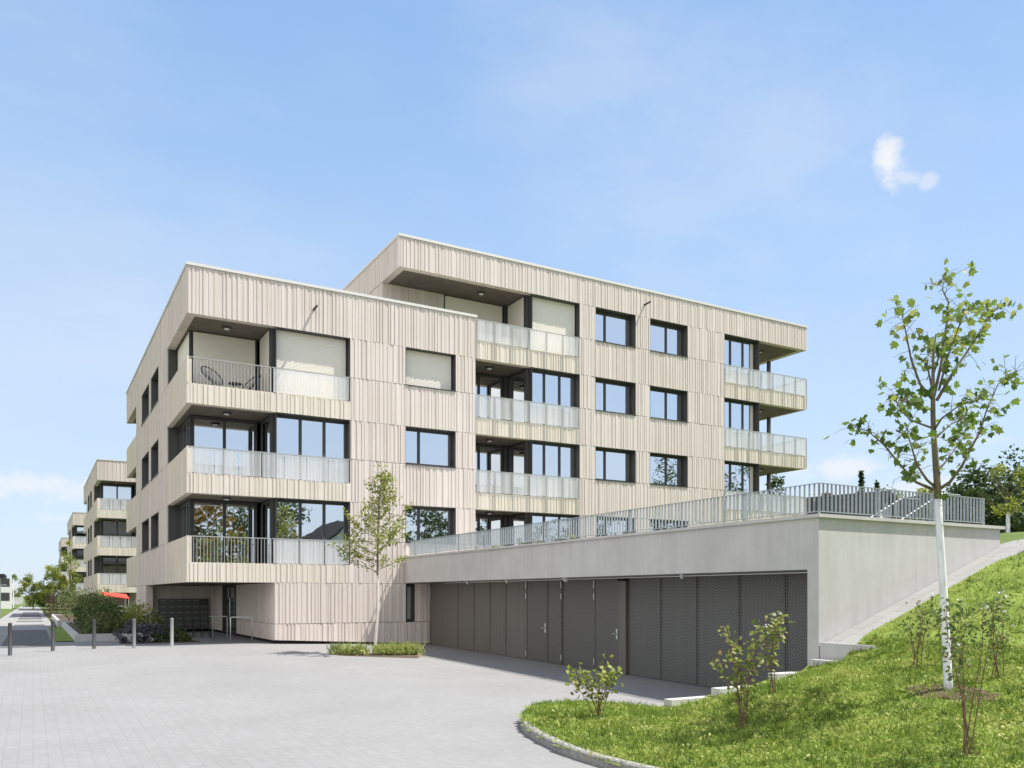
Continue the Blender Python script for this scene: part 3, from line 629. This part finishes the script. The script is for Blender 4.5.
# --- grass
def grass():
    Xs, Ys = [], []
    for x0, x1, y0, y1, dens in ((5.7, 13, 2.5, 12.7, 1500), (12.2, 19, 3.0, 10.1, 700), (18, 27, 4, 16, 110)):
        n = int((x1 - x0) * (y1 - y0) * dens); Xs.append(x0 + (x1 - x0) * rng.random(n)); Ys.append(y0 + (y1 - y0) * rng.random(n))
    x = np.concatenate(Xs); y = np.concatenate(Ys); dep = x * .495 + y * .8687; lat = x * .8687 - y * .495
    ok = inside(x, y) & (dep > 7.0) & (lat / dep < .68) & (rng.random(len(x)) < np.clip(11 / dep, .2, 1.0))
    for c_, a, d_ in MUL: ok &= ~((((x - c_[0]) / (a * .9)) ** 2 + ((y - c_[1]) / (d_ * .9)) ** 2 < 1) & (rng.random(len(x)) < .42))
    ok &= ~((x > 9.3) & (x < 12.6) & (y > 10.72 - .12 * (x - 11)))
    x, y = x[ok], y[ok]; z = np.array([lawn_z(a, b_) for a, b_ in zip(x, y)])
    n = len(x); P = np.stack([x, y, z - .01], 1)
    pn = np.sin(x * 2.1 + 1.3 * np.sin(y * 1.7)) * np.sin(y * 2.6 + np.sin(x * 1.9)) + .5 * np.sin(x * 6.3 + y * 4.1) * np.sin(y * 7.1)
    tone = np.clip(.42 + pn * .22 + rng.normal(0, .17, n), 0, 1); hmul = 1 + .35 * np.clip(pn, -1, 1)
    core = np.nonzero(inside(x - .16, y) & inside(x, y + .16) & inside(x, y - .16) & inside(x - .12, y + .12))[0]; tk = core[rng.integers(0, len(core), 1500)]; ti = np.repeat(tk, 11); tp_ = P[ti] + rng.normal(size=(len(ti), 3)) * np.array([.035, .035, 0])
    leaves('grass', tp_, (.09, .17), 'grass', None, 'blade', np.clip(np.repeat(rng.normal(.3, .2, 1500), 11) + rng.normal(0, .1, len(ti)), 0, 1), up=1.1, kind='stuff')
    dk = core[rng.integers(0, len(core), 420)]; di = np.repeat(dk, 16); dp = P[di] + rng.normal(size=(len(di), 3)) * np.array([.07, .07, .012]) + np.array([0, 0, .035])
    leaves('weeds', dp, (.03, .06), 'grass', None, 'oval', np.clip(np.repeat(rng.normal(.62, .2, 420), 16) + rng.normal(0, .1, len(di)), 0, 1), up=.5, kind='stuff')
    sel = rng.random(n) < np.clip(.22 + .22 * pn, .04, .6)
    g = leaves('grass', P[~sel], (.05, .12), 'grass', None, 'blade', tone[~sel], up=1.5, kind='stuff')
    Q = P[sel] + np.array([0, 0, .03]); leaves('clover', Q, (.03, .062), 'grass', None, 'oval', np.clip(tone[sel] + .22, 0, 1), up=.25, kind='stuff')
grass()

# --- planting bed with young tree
bz = zp(9.0, 24.6); BC = (9.25, 25.0)
bed = empty('planting_bed', (BC[0], BC[1], zp(*BC)), 'small oblong planting bed with steel edging set in the paved plaza', 'planting bed')
b = MB(); ux, uy = RV.x, RV.y
def bedp(u, v, z): return (BC[0] + RV.x * u + FV.x * v, BC[1] + RV.y * u + FV.y * v, zp(*BC) + z)
def ebox(b, u0, u1, v0, v1, z0, z1): b.hexa([bedp(u0, v0, z0), bedp(u1, v0, z0), bedp(u1, v1, z0), bedp(u0, v1, z0), bedp(u0, v0, z1), bedp(u1, v0, z1), bedp(u1, v1, z1), bedp(u0, v1, z1)])
ebox(b, -1.35, 1.45, -.62, .62, -.1, .03); b.build('soil', 'soil', bed)
b = MB(); ebox(b, -1.38, 1.48, -.64, -.622, -.1, .045); ebox(b, -1.38, 1.48, .622, .64, -.1, .045); ebox(b, -1.38, -1.352, -.62, .62, -.1, .045); ebox(b, 1.452, 1.48, -.62, .62, -.1, .045); b.build('steel_edging', 'edging', bed)
words = ['first', 'second', 'third', 'fourth', 'fifth', 'sixth', 'seventh', 'eighth']
for i, u in enumerate((-1.1, -.72, -.35, .02 + .22, .55, .82, 1.08, 1.3)):
    c_ = bedp(u, random.uniform(-.3, .05), .04); o = empty('lavender', c_, f'pale green lavender clump, {words[i]} from the left in the planting bed', 'plant', 'lavender clumps in the planting bed')
    n = 240; P = np.array(c_) + rng.normal(size=(n, 3)) * np.array([.10, .11, .02]); P[:, 2] = c_[2] + rng.random(n) * .2; leaves('foliage', P, (.16, .34), 'lav', o, 'blade', up=1.3)
    P2 = np.array(c_) + rng.normal(size=(120, 3)) * np.array([.13, .13, .0]) + np.array([0, 0, .12]) * rng.random((120, 1)); leaves('flower_tip', P2, (.06, .12), 'lav', o, 'rhomb', up=.8)
yt0 = Vector(bedp(.03, .0, 0)); YD = yt0.dot(FV)
yt = empty('young_tree', yt0, 'slender young tree with light green crown in the plaza planting bed', 'tree')
def yp(px, py, dep=0):
    t = YD + dep; return RV * ((px - 512) / 840 * t) + FV * t + UP * (1.75 + (595 - py) / 840 * t)
b = MB(); b.tube([yt0 + Vector((0, 0, -.1)), yp(378, 610), yp(377.5, 575)], [.05, .042, .036], 8); b.build('painted_trunk', 'paletrunk', yt)
b = MB(); b.tube([yp(377.5, 576), yp(378, 530), yp(379, 500), yp(383, 470)], [.036, .027, .018, .006], 7); lp = []; lt = []
for k in range(46):
    f = k / 45; y = 572 - 95 * f; side = random.uniform(-1, 1); ln = (40 * (1 - f) ** .8 + 5) * random.uniform(.55, 1.12)
    a = random.random() * 6.283; p0 = yp(377.8 + 3 * f, y); L2 = ln / 31.5
    p1 = p0 + Vector((math.cos(a) * L2 * .6, math.sin(a) * L2 * .6, L2 * .25)); p2 = p0 + Vector((math.cos(a) * L2, math.sin(a) * L2, L2 * (.45 + .6 * f)))
    b.tube([p0, p1, p2], [.012, .008, .003], 5, cap=False)
    for _ in range(int(18 + ln * 1.6)):
        t = random.random() ** .6; c_ = p0.lerp(p1, t * 2) if t < .5 else p1.lerp(p2, t * 2 - 1)
        lp.append(c_ + Vector((random.gauss(0, .06), random.gauss(0, .06), random.gauss(0, .055)))); lt.append(random.gauss(.5, .25))
for _ in range(70): c_ = yp(random.gauss(382, 3.5), random.uniform(464, 492)); lp.append(c_ + FV * random.gauss(0, .1)); lt.append(random.gauss(.5, .25))
b.build('branch_frame', 'bark', yt); leaves('crown', lp, (.06, .115), 'young', yt, 'oval', np.clip(lt, 0, 1))

# --- plants on the terrace against the building
spots = [(15.6, .55), (17.0, 1.0), (18.4, .9), (19.8, 1.1), (21.2, 1.0), (22.4, 1.15), (23.8, .9), (25.2, 1.05), (27.0, .9)]
for i, (x, hh) in enumerate(spots):
    yy = 29.3; o = empty('terrace_shrub', (x, yy, 3.1 if x < 18 else 3.0), f'leafy shrub behind the roof railing, {(words + ["ninth"])[i]} from the left along the wall', 'shrub', 'shrubs along the wall behind the roof railing')
    MB().tube([(x, yy, 3.0), (x, yy, 3.1 + hh * .6)], .02).build('stem', 'stem', o)
    P, T = blob_pts(420, (x, yy, 3.1 + hh * .55), (.55, .4, hh * .55)); leaves('foliage', P, (.06, .12), 'palegreen', o, 'rhomb', T)

# ------------------------------------------------------------------ small furniture
BL = [(-.58, 28.54, 'bollard', 'dark grey bollard at the far left picture edge'), (.54, 29.91, 'bollard', 'dark grey bollard before the asphalt path, second from the left'), (1.72, 30.36, 'bollard', 'dark grey bollard in front of the planter corner and hedge'),
      (2.9, 30.28, 'bollard_mid', 'grey bollard in front of the purple-leaved shrub'), (4.1, 30.52, 'bollard_pale', 'pale steel bollard in front of the mailbox panel, last of the row')]
for x, y, mt, lab in BL:
    z = zp(x, y); o = empty('bollard', (x, y, z), lab, 'bollard', 'bollards along the plaza edge')
    MB().lathe((x, y, z), [(.055, -.1), (.055, .93), (.05, .96), (.02, .97)], 14).build('post', mt, o, smooth=True)
    MB().lathe((x, y, z), [(.085, -.02), (.085, .012), (.06, .014)], 14).build('base_plate', 'galv', o)
# steel frame rail near the entrance
def hoop(x0, x1, y, h, label, mt='steel', y1=None, r=.022):
    y1 = y if y1 is None else y1; o = empty('cycle_hoop', (x0, y, 0), label, 'bike stand')
    MB().tube([(x0, y, -.05), (x0, y, h - .05), (x0 + (x1 - x0) * .05, y + (y1 - y) * .05, h), (x0 + (x1 - x0) * .95, y + (y1 - y) * .95, h), (x1, y1, h - .05), (x1, y1, -.05)], r, 8).build('frame_tube', mt, o, smooth=True); return o
hoop(6.22, 6.98, 31.5, .95, 'pale steel hoop stand beside the entrance wall', 'steel')
hoop(5.9, 6.3, 33.2, .95, 'thin steel hoop stand left of the paler hoop', 'galv', 32.5, .018)
for i in range(4): hoop(5.35 + .32 * i, 5.40 + .32 * i, 35.8, .8, f'dark bicycle hoop under the mailboxes, {words[i]} from the left', 'bollard', 36.6, .016)
# mailboxes
mbx = empty('mailbox_unit', (5.16, 42.95, .1), 'dark grey wall panel of letterboxes in the entrance recess', 'mailboxes')
MB().box(5.16, 7.43, 42.88, 42.99, .12, 1.58).build('housing', 'mailgrey', mbx)
bx0 = None
for r in range(5):
    for c_ in range(6):
        if r == 4 and c_ == 5: continue
        x, z = 5.21 + c_ * .367, .16 + r * .28
        o = MB().box(x, x + .345, 42.865, 42.879, z, z + .255).build('mailbox', 'mailgrey', mbx); MB().box(x + .05, x + .295, 42.858, 42.864, z + .175, z + .205).build('flap', 'galv', o)
kp = MB().box(7.07, 7.35, 42.862, 42.879, 1.30, 1.52).build('intercom', 'bollard', mbx); MB().box(7.12, 7.3, 42.856, 42.861, 1.36, 1.47).build('display', 'mailgrey', kp)

# cord chairs and table on the top corner balcony
def cord_chair(x, y, z, a, label):
    o = empty('cord_chair', (x, y, z), label, 'chair', 'black cord chairs on the top corner balcony'); L_ = Vector((x, y, z)); fx = Vector((math.cos(a), math.sin(a), 0)); sx_ = Vector((-fx.y, fx.x, 0))
    ring = []; hub = L_ + fx * .02 + UP * .36
    for k in range(24):
        t = k * 2 * math.pi / 24; ring.append(L_ + sx_ * (.40 * math.sin(t)) - fx * (.34 * math.cos(t)) * .9 + UP * (.62 + .36 * math.cos(t)))
    MB().tube(ring + [ring[0]], .02, 6).build('frame_ring', 'rattan', o)
    c_ = MB()
    for p in ring: c_.tube([p, hub], .008, 4, cap=False)
    c_.build('cord_seat', 'rattan', o)
    for dx, dy in ((.3, .3), (.3, -.3), (-.3, 0)): MB().tube([hub + UP * -.02, L_ + fx * dx + sx_ * dy], .011, 5).build('leg', 'rattan', o)
zf = 8.36 + .60
cord_chair(5.55, 31.35, zf, R_(-60), 'black cord chair on the top corner balcony, left of the table')
cord_chair(7.0, 31.75, zf, R_(200), 'black cord chair on the top corner balcony, right of the table')
tb = empty('side_table', (6.35, 31.3, zf), 'small low round black table between the two balcony chairs', 'table')
MB().lathe((6.35, 31.3, zf), [(.26, .40), (.26, .42)], 20).build('tabletop', 'rattan', tb)
for a in (0, 2.09, 4.19): MB().tube([(6.35 + .08 * math.cos(a), 31.3 + .08 * math.sin(a), zf + .4), (6.35 + .2 * math.cos(a), 31.3 + .2 * math.sin(a), zf)], .012).build('leg', 'rattan', tb)

# ------------------------------------------------------------------ left: planters, hedge, path trees, awning
def planter(x0, x1, y0, y1, h, label):
    o = empty('planter', (x0, y0, 0), label, 'planter', 'raised concrete planters beside the path')
    b = MB(); b.box(x0, x1, y0, y0 + .15, -.1, h); b.box(x0, x0 + .15, y0 + .15, y1, -.1, h); b.box(x0 + .15, x1, y1 - .15, y1, -.1, h); b.build('wall', 'concrete', o)
    MB().box(x0 + .15, x1, y0 + .15, y1 - .15, -.1, h - .06).build('soil', 'soil', o); return o
planter(1.36, 4.4, 35.3, 52, .28, 'pale concrete planter under the nearest hedge'); planter(1.2, 4.4, 53.5, 72, .3, 'farther concrete planter beside the path')
def hedge(x0, x1, y0, y1, z0, z1, m, label, n):
    o = empty('hedge', ((x0 + x1) / 2, y0, z0), label, 'hedge', 'hedges in front of the farther blocks')
    b = MB()
    for k in range(14): x, y = random.uniform(x0 + .2, x1 - .2), random.uniform(y0 + .2, y1 - .2); MB().tube([(x, y, z0 - .1), (x + random.gauss(0, .15), y, z0 + (z1 - z0) * .8)], [.03, .01], 5).build('stem', 'stem', o)
    P = np.stack([x0 + (x1 - x0) * rng.random(n), y0 + (y1 - y0) * rng.random(n), z0 + (z1 - z0) * rng.random(n) ** .8], 1)
    bul = .22 * np.sin(P[:, 1] * 2.3) + .18 * np.sin(P[:, 0] * 3.1 + 1) + .1 * np.sin(P[:, 1] * 5 + P[:, 0] * 4); P[:, 2] += bul * (P[:, 2] - z0) / (z1 - z0); P[:, 0] += .18 * np.sin(P[:, 1] * 1.9 + P[:, 2] * 3)
    leaves('foliage', P, (.09, .17), m, o, 'rhomb', np.clip(.45 + bul + rng.normal(0, .2, n), 0, 1)); return o
hedge(1.75, 3.1, 37.5, 46, .25, 1.4, 'hedge', 'dense dark green hedge in the nearest concrete planter', 4200)
hedge(3.15, 4.35, 38.5, 46, .25, 1.05, 'palegreen', 'lower loose hedge of lighter green shrubs beside the dense dark one', 1500)
hedge(1.6, 4.2, 54, 70, .25, 2.0, 'hedge', 'dark hedge in the farther planter along the path', 3000)
hedge(.9, 3.0, 74, 84, .0, 2.0, 'dryleaf', 'bronze-leaved hedge near the end of the path', 2200)
hedge(1.6, 4.4, 35.6, 36.7, .2, .62, 'hedge', 'low green ground cover hedge along the planter front edge', 1500)
def low_shrub(x, y, w, h, m, label, n=700):
    o = empty('shrub', (x, y, zp(x, y)), label, 'shrub'); MB().tube([(x, y, 0), (x, y, h * .6)], .02).build('stem', 'stem', o)
    P, T = blob_pts(n, (x, y, h * .5), (w / 2, w / 2 * .8, h * .55)); leaves('foliage', P, (.06, .12), m, o, 'rhomb', T)
low_shrub(3.3, 33.4, 1.5, .8, 'plum', 'rounded purple-grey lavender shrub at the building corner', 2200)
low_shrub(4.55, 33.5, 1.7, .4, 'hedge', 'low dark green spreading shrub right of the purple-grey one', 1600)
sb = MB(); sb.box(2.75, 5.4, 32.8, 34.4, -.05, .02); tag(sb.build('soil_bed', 'soil'), kind='structure')
# red awning
aw = empty('awning', (4.9, 66, -.2), 'red fabric awning on posts above the hedge', 'awning')
b = MB(); b.hexa([(4.1, 64.6, 1.70), (5.9, 64.6, 1.45), (5.9, 67, 1.75), (4.1, 67, 1.95), (4.1, 64.6, 1.76), (5.9, 64.6, 1.51), (5.9, 67, 1.81), (4.1, 67, 2.01)])
b.build('canopy', 'red', aw)
for x in (4.15, 5.85):
    for y in (64.7, 66.9): MB().tube([(x, y, -.3), (x, y, 1.5)], .03).build('post', 'steel', aw)
# white plastic garden chair by the hedge
wc = empty('garden_chair', (4.0, 47.4, .25), 'white plastic garden chair half hidden beside the hedge', 'chair')
MB().box(3.75, 4.25, 47.2, 47.7, .68, .72).build('seat', 'plastic_white', wc); MB().box(3.75, 4.25, 47.66, 47.7, .72, 1.2).build('backrest', 'plastic_white', wc)
for x in (3.77, 4.2):
    for y in (47.22, 47.65): MB().box(x, x + .04, y, y + .04, .2, .68).build('leg', 'plastic_white', wc)
    MB().box(x, x + .04, 47.22, 47.66, .9, .93).build('armrest', 'plastic_white', wc)
# path trees
def lt_(px, t, ytop, w, m, label, n, leaf, th=.12):
    P = rp(px, t, -.005 * t); broad_tree(P, 1.75 + (595 - ytop) / 840 * t + .005 * t, w, m, label, n, leaf, .1, th)
lt_(70, 92, 540, 1.7, 'palegreen', 'slim leafy tree in front of the third apartment block', 1500, (.14, .26))
lt_(53, 108, 564, 3.2, 'palegreen', 'bright green bushy tree at the end of the path, right side', 3600, (.16, .3))
lt_(33, 122, 575, 3.6, 'palegreen', 'yellowish green tree at the end of the path, left side', 3000, (.16, .3))
lt_(42, 170, 585, 4.5, 'darkleaf', 'distant dark green tree closing the view down the path', 1600, (.3, .5))
lt_(18, 230, 574, 4.5, 'palegreen', 'distant tree behind the white house on the left', 1400, (.3, .5))
low_shrub(-2.6, 60, 1.6, .5, 'palegreen', 'low yellow-green shrub on the left lawn edge', 600)
# white house far left
HC = Vector(rp(12, 125, -.5)); hx, hy = HC.x, HC.y
hs = empty('house', HC, 'distant white house with balconies at the left picture edge', 'house')
MB().box(hx - 12, hx, hy, hy + 14, -.9, 4.2).build('wall', 'whiteplaster', hs); MB().box(hx - 12.2, hx - 1, hy + 1, hy + 14.2, 4.2, 4.9).build('roof', 'roofdark', hs)
for z in (.5, 2.6):
    MB().box(hx + .005, hx + 1.4, hy + 1, hy + 7, z - .15, z).build('balcony', 'whiteplaster', hs); MB().box(hx + 1.36, hx + 1.4, hy + 1, hy + 7, z, z + .9).build('balustrade', 'rail_glass', hs); MB().box(hx + .01, hx + 1.4, hy + .98, hy + 1.0, z, z + .9).build('balustrade', 'rail_glass', hs)
    for y in (2, 5): MB().box(hx - .003, hx + .02, hy + y, hy + y + 1.4, z + .05, z + 1.7).build('window', 'dark', hs)
    for x in (-1.5, -4.4): MB().box(hx + x, hx + x + 1.2, hy - .02, hy + .005, z + .4, z + 1.6).build('window', 'dark', hs)
lp_ = empty('street_lamp', (-2.35, 81.7, 0), 'slim grey street lamp beside the path at far left', 'street lamp')
MB().tube([(-2.35, 81.7, -.1), (-2.35, 81.7, 2.5)], .035, 8).build('post', 'galv', lp_); MB().tube([(-2.35, 81.7, 2.5), (-2.25, 81.7, 2.58), (-1.9, 81.7, 2.58)], .03, 6).build('arm', 'galv', lp_); MB().box(-2.0, -1.65, 81.6, 81.8, 2.52, 2.56).build('lamp_head', 'dark', lp_)

# ------------------------------------------------------------------ right background
G_T = 'trees behind the garage on the right'
def top(t, y, z0=3.2): return 1.75 + (595 - y) / 840 * t - z0
broad_tree(rp(982, 34), top(34, 470), 3.0, 'darkleaf', 'dark bushy tree just right of the railing end', 4500, (.12, .24), .16, .05, G_T)
broad_tree(rp(1024, 37), top(37, 452), 4.2, 'darkleaf', 'tall dark tree cut by the right picture edge', 6000, (.12, .24), .18, .05, G_T)
broad_tree(rp(958, 48), top(48, 486), 4.0, 'darkleaf', 'lower dark tree seen just above the railing end', 3000, (.14, .26), .16, .05, G_T)
t2 = broad_tree(rp(1008, 26, 3.1), top(26, 466, 3.1), 2.0, 'palegreen', 'small light green tree with white trunk by the upper path', 800, (.08, .16), .05, .42, G_T)
z_ = Vector(rp(1008, 26, 3.1)); MB().tube([z_ + UP * -.1, z_ + UP * 1.2], [.062, .056], 8).build('painted_trunk', 'white_trunk', t2)
broad_tree(rp(912, 70), top(70, 486), 4.6, 'palegreen', 'round light green tree between the roofs behind the railing', 2400, (.22, .4), .2, .15, G_T)
broad_tree(rp(778, 75), top(75, 478), 4.5, 'darkleaf', 'dark tree glimpsed below the right balconies', 3000, (.22, .4), .2, .15, G_T)
broad_tree(rp(845, 95), top(95, 490), 6, 'darkleaf', 'dark green tree behind the slate roofs', 2200, (.3, .5), .2, .15, G_T)
conifer(rp(861, 85), top(85, 471), 2.0, 'taller pointed conifer above the roofs', 1800, 'conifers above the roofs'); conifer(rp(877, 90), top(90, 482), 1.8, 'shorter pointed conifer right of the taller one', 1600, 'conifers above the roofs')
broad_tree(rp(893, 110), top(110, 488), 9, 'darkleaf', 'wide dark treetop behind the conifers', 2600, (.3, .5), .2, .1, G_T)
def gable(name, c, yaw, w, d, h, rh, label, group=None, wall='whiteplaster'):
    o = empty(name, c, label, 'house', group); C_ = Vector(c); e = Vector((math.cos(yaw), math.sin(yaw), 0)); n = Vector((-e.y, e.x, 0))
    P = lambda a, b_, z: tuple(C_ + e * a + n * b_ + UP * z)
    b = MB(); a, q = w / 2, d / 2
    b.add([P(-a, -q, -1), P(a, -q, -1), P(a, q, -1), P(-a, q, -1), P(-a, -q, h), P(a, -q, h), P(a, q, h), P(-a, q, h), P(0, -q, h + rh), P(0, q, h + rh)],
          [(0, 1, 5, 8, 4), (2, 3, 7, 9, 6), (1, 2, 6, 5), (3, 0, 4, 7)]); b.build('wall', wall, o)
    r = MB(); k = .5
    for s_ in (-1, 1):
        lo = (s_ * (a + k), h - rh / a * k); r.hexa([P(lo[0], -q - k, lo[1] + .02), P(lo[0], q + k, lo[1] + .02), P(0, q + k, h + rh + .02), P(0, -q - k, h + rh + .02), P(lo[0], -q - k, lo[1] + .25), P(lo[0], q + k, lo[1] + .25), P(0, q + k, h + rh + .25), P(0, -q - k, h + rh + .25)])
    rf = r.build('roof', 'roofdark', o)
    ch = MB(); ch.hexa([P(a * .3 + i * .6, j * .6, z) for z in (h, h + rh + .6) for i, j in ((0, 0), (1, 0), (1, 1), (0, 1))]); ch.build('chimney', 'soil', rf)
    for s_ in (-.5, .5):
        for zz in (1.2, 3.8):
            if zz + 1.3 > h: continue
            for side, off in ((-1, -q), (1, q)):
                wd = MB(); wd.hexa([P(s_ * a + i, off + side * jj, zz + kz) for kz in (0, 1.3) for i, jj in ((-.5, .01), (.5, .01), (.5, .05), (-.5, .05))]); wd.build('window', 'dark', o)
    return o
gable('gabled_house', rp(822, 62, 2.6), R_(15), 8, 9, 3.2, 3.0, 'house with dark slate roof behind the railing corner', 'houses behind the garage')
gable('gabled_house', rp(862, 70, 2.6), R_(105), 7, 8, 3.6, 2.8, 'dark roofed house between the conifers and the railing', 'houses behind the garage')
gable('gabled_house', rp(928, 60, 2.6), R_(20), 8, 7, 3.4, 2.6, 'low dark roofed house behind the maple trunk', 'houses behind the garage')
hedge(*(lambda p: (p[0] - 2, p[0] + 16, p[1], p[1] + 2))(rp(950, 40)), 3.0, 6.0, 'darkleaf', 'long dark hedge behind the roof terrace', 4500)

# ------------------------------------------------------------------ across the street: what the windows mirror
G_M = 'trees across the street'
for i, (x, y, h, w, mt, lab) in enumerate(((13.5, -19, 12, 7, 'autumn', 'autumn coloured tree mirrored in the left balcony doors'), (17.5, -23, 13, 8, 'darkleaf', 'dark tree beside the autumn coloured one across the street'), (22, -26, 15, 7, 'darkleaf', 'dark tree left of the gabled house across the street'),
        (36, -20, 14, 8, 'darkleaf', 'dark tree mirrored in the lone first floor window'), (43, -23, 15, 10, 'darkleaf', 'tall dark tree right of the gabled house across the street'), (55, -20, 14, 11, 'darkleaf', 'broad dark tree beyond the tall one across the street'), (74, -20, 23, 13, 'darkleaf', 'very tall dark tree mirrored in the right corner windows'), (88, -22, 24, 14, 'darkleaf', 'farthest very tall dark tree across the street'))):
    broad_tree((x, y, -.8), h, w, mt, lab, 3600, (.25, .5), .25, .12, G_M)
gable('gabled_house', (28, -24, -.8), 0, 11, 12, 6, 4.2, 'white gabled house across the street mirrored in the windows')

# ------------------------------------------------------------------ sun, sky, camera
sd = Vector((-.4835, .25, -1)).normalized()
sl = bpy.data.lights.new('sun', 'SUN'); sl.energy = 4.0; sl.angle = R_(.53); sl.color = (1, .96, .90)
so = bpy.data.objects.new('sun', sl); COL.objects.link(so); so.rotation_euler = sd.to_track_quat('-Z', 'Y').to_euler()
elev = math.asin(-sd.z); az = math.atan2(-sd.x, -sd.y)
W = bpy.data.worlds.new('World'); S.world = W; W.use_nodes = True
N = W.node_tree.nodes; L = W.node_tree.links; bg = N['Background']
sk = N.new('ShaderNodeTexSky'); sk.sky_type = 'NISHITA'; sk.sun_disc = False; sk.sun_elevation = elev; sk.sun_rotation = az; sk.altitude = 200; sk.air_density = 1.0; sk.dust_density = 1.0; sk.ozone_density = 1.6
tc = N.new('ShaderNodeTexCoord'); D = tc.outputs['Generated']
def vdot(v, c): n = N.new('ShaderNodeVectorMath'); n.operation = 'DOT_PRODUCT'; L.new(v, n.inputs[0]); n.inputs[1].default_value = c; return n.outputs['Value']
def mt_(op, a, b_=None, c=None, clamp=False):
    n = N.new('ShaderNodeMath'); n.operation = op; n.use_clamp = clamp
    for i, v in enumerate((a, b_, c)):
        if v is None: continue
        if isinstance(v, (int, float)): n.inputs[i].default_value = v
        else: L.new(v, n.inputs[i])
    return n.outputs[0]
def wnoise(scale, detail, mp_scale=(1, 1, 1), rough=.6, off=(0, 0, 0)):
    mp = N.new('ShaderNodeMapping'); mp.inputs['Scale'].default_value = mp_scale; mp.inputs['Location'].default_value = off; L.new(D, mp.inputs[0])
    n = N.new('ShaderNodeTexNoise'); n.inputs['Scale'].default_value = scale; n.inputs['Detail'].default_value = detail; n.inputs['Roughness'].default_value = rough; L.new(mp.outputs[0], n.inputs[0]); return n.outputs['Fac']
def smooth(v, a, b_, o0=0., o1=1.):
    n = N.new('ShaderNodeMapRange'); n.interpolation_type = 'SMOOTHSTEP'
    for i, x in enumerate((a, b_, o0, o1)): n.inputs[i + 1].default_value = x
    L.new(v, n.inputs[0]); return n.outputs[0]
cir = smooth(wnoise(1.6, 8, (1, 2.2, 3.5), .58), .35, .8, 0, .34)                       # thin cirrus veil
fine = wnoise(26, 6, (1, 1, 1.3), .65)
cover = cir
def cloud(px, py, a, b_, amount, tilt=0., rag=2.4):
    global cover
    d = (RV * ((px - 512) / 840) + FV + UP * ((595 - py) / 840)).normalized(); e1 = d.cross(UP).normalized(); e2 = e1.cross(d).normalized()
    ca, sa = math.cos(tilt), math.sin(tilt); f1 = e1 * ca + e2 * sa; f2 = e2 * ca - e1 * sa
    u = mt_('DIVIDE', vdot(D, f1), a); v = mt_('DIVIDE', vdot(D, f2), b_)
    r = mt_('SQRT', mt_('ADD', mt_('MULTIPLY', u, u), mt_('MULTIPLY', v, v)))
    r = mt_('ADD', r, mt_('MULTIPLY', mt_('SUBTRACT', fine, .5), rag))
    k = mt_('MULTIPLY', smooth(r, 1.15, .25), amount); k = mt_('MULTIPLY', k, mt_('GREATER_THAN', vdot(D, d), 0))
    cover = mt_('MAXIMUM', cover, k)
cloud(888, 157, .0175, .030, 1.0, .35, 1.9); cloud(906, 177, .022, .008, .5, -.35, 1.6); cloud(928, 181, .010, .009, .5, 0, 1.6)
cloud(28, 484, .075, .018, .75); cloud(66, 518, .035, .008, .4); cloud(846, 468, .06, .016, .8); cloud(905, 492, .14, .018, .6); cloud(700, 500, .2, .02, .4); cloud(985, 440, .03, .006, .3)
sz_ = N.new('ShaderNodeSeparateXYZ'); L.new(D, sz_.inputs[0]); rm = N.new('ShaderNodeValToRGB'); L.new(sz_.outputs[2], rm.inputs[0])
stops = [(0, (2.75, 3.3, 3.95)), (.2, (2.35, 3.05, 4.05)), (.38, (1.8, 2.65, 3.95)), (.58, (1.25, 2.15, 3.65)), (1, (.9, 1.6, 3.1))]
e = rm.color_ramp.elements
while len(e) < len(stops): e.new(.5)
for el, (p, c) in zip(e, stops): el.position = p; el.color = tuple(k / 5 for k in c) + (1,)
sc_ = N.new('ShaderNodeVectorMath'); sc_.operation = 'SCALE'; L.new(rm.outputs[0], sc_.inputs[0]); sc_.inputs['Scale'].default_value = 5
ms = N.new('ShaderNodeMix'); ms.data_type = 'RGBA'; ms.inputs[0].default_value = .82; L.new(sk.outputs[0], ms.inputs[6]); L.new(sc_.outputs[0], ms.inputs[7])
mx = N.new('ShaderNodeMix'); mx.data_type = 'RGBA'; L.new(cover, mx.inputs[0]); L.new(ms.outputs[2], mx.inputs[6]); mx.inputs[7].default_value = (3.75, 3.85, 4.0, 1)
fill_veil = mt_('MULTIPLY', smooth(vdot(D, Vector((-.82, -.42, .40)).normalized()), .35, .9), smooth(wnoise(2.3, 7, (1, 1, 1.6)), .3, .6))  # bright cloud added in the unseen sky, white fill for shaded faces
my = N.new('ShaderNodeMix'); my.data_type = 'RGBA'; L.new(fill_veil, my.inputs[0]); L.new(mx.outputs[2], my.inputs[6]); my.inputs[7].default_value = (6.6, 6.4, 6.15, 1)
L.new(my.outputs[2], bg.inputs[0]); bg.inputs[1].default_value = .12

cam = bpy.data.cameras.new('camera'); co = bpy.data.objects.new('camera', cam); COL.objects.link(co)
co.location = (0, 0, 1.75); co.rotation_euler = (R_(90), 0, -math.atan2(.49538, .86868))
cam.sensor_width = 36; cam.lens = 36 * 840 / 1024; cam.shift_y = (595 - 384) / 1024; cam.clip_start = .1; cam.clip_end = 6000
S.camera = co
S.view_settings.view_transform = 'Standard'; S.view_settings.look = 'None'; S.view_settings.gamma = 1; S.view_settings.exposure = 1.0; S.view_settings.use_curve_mapping = False
S.cycles.max_bounces = 8; S.cycles.transparent_max_bounces = 12; S.cycles.use_denoising = True
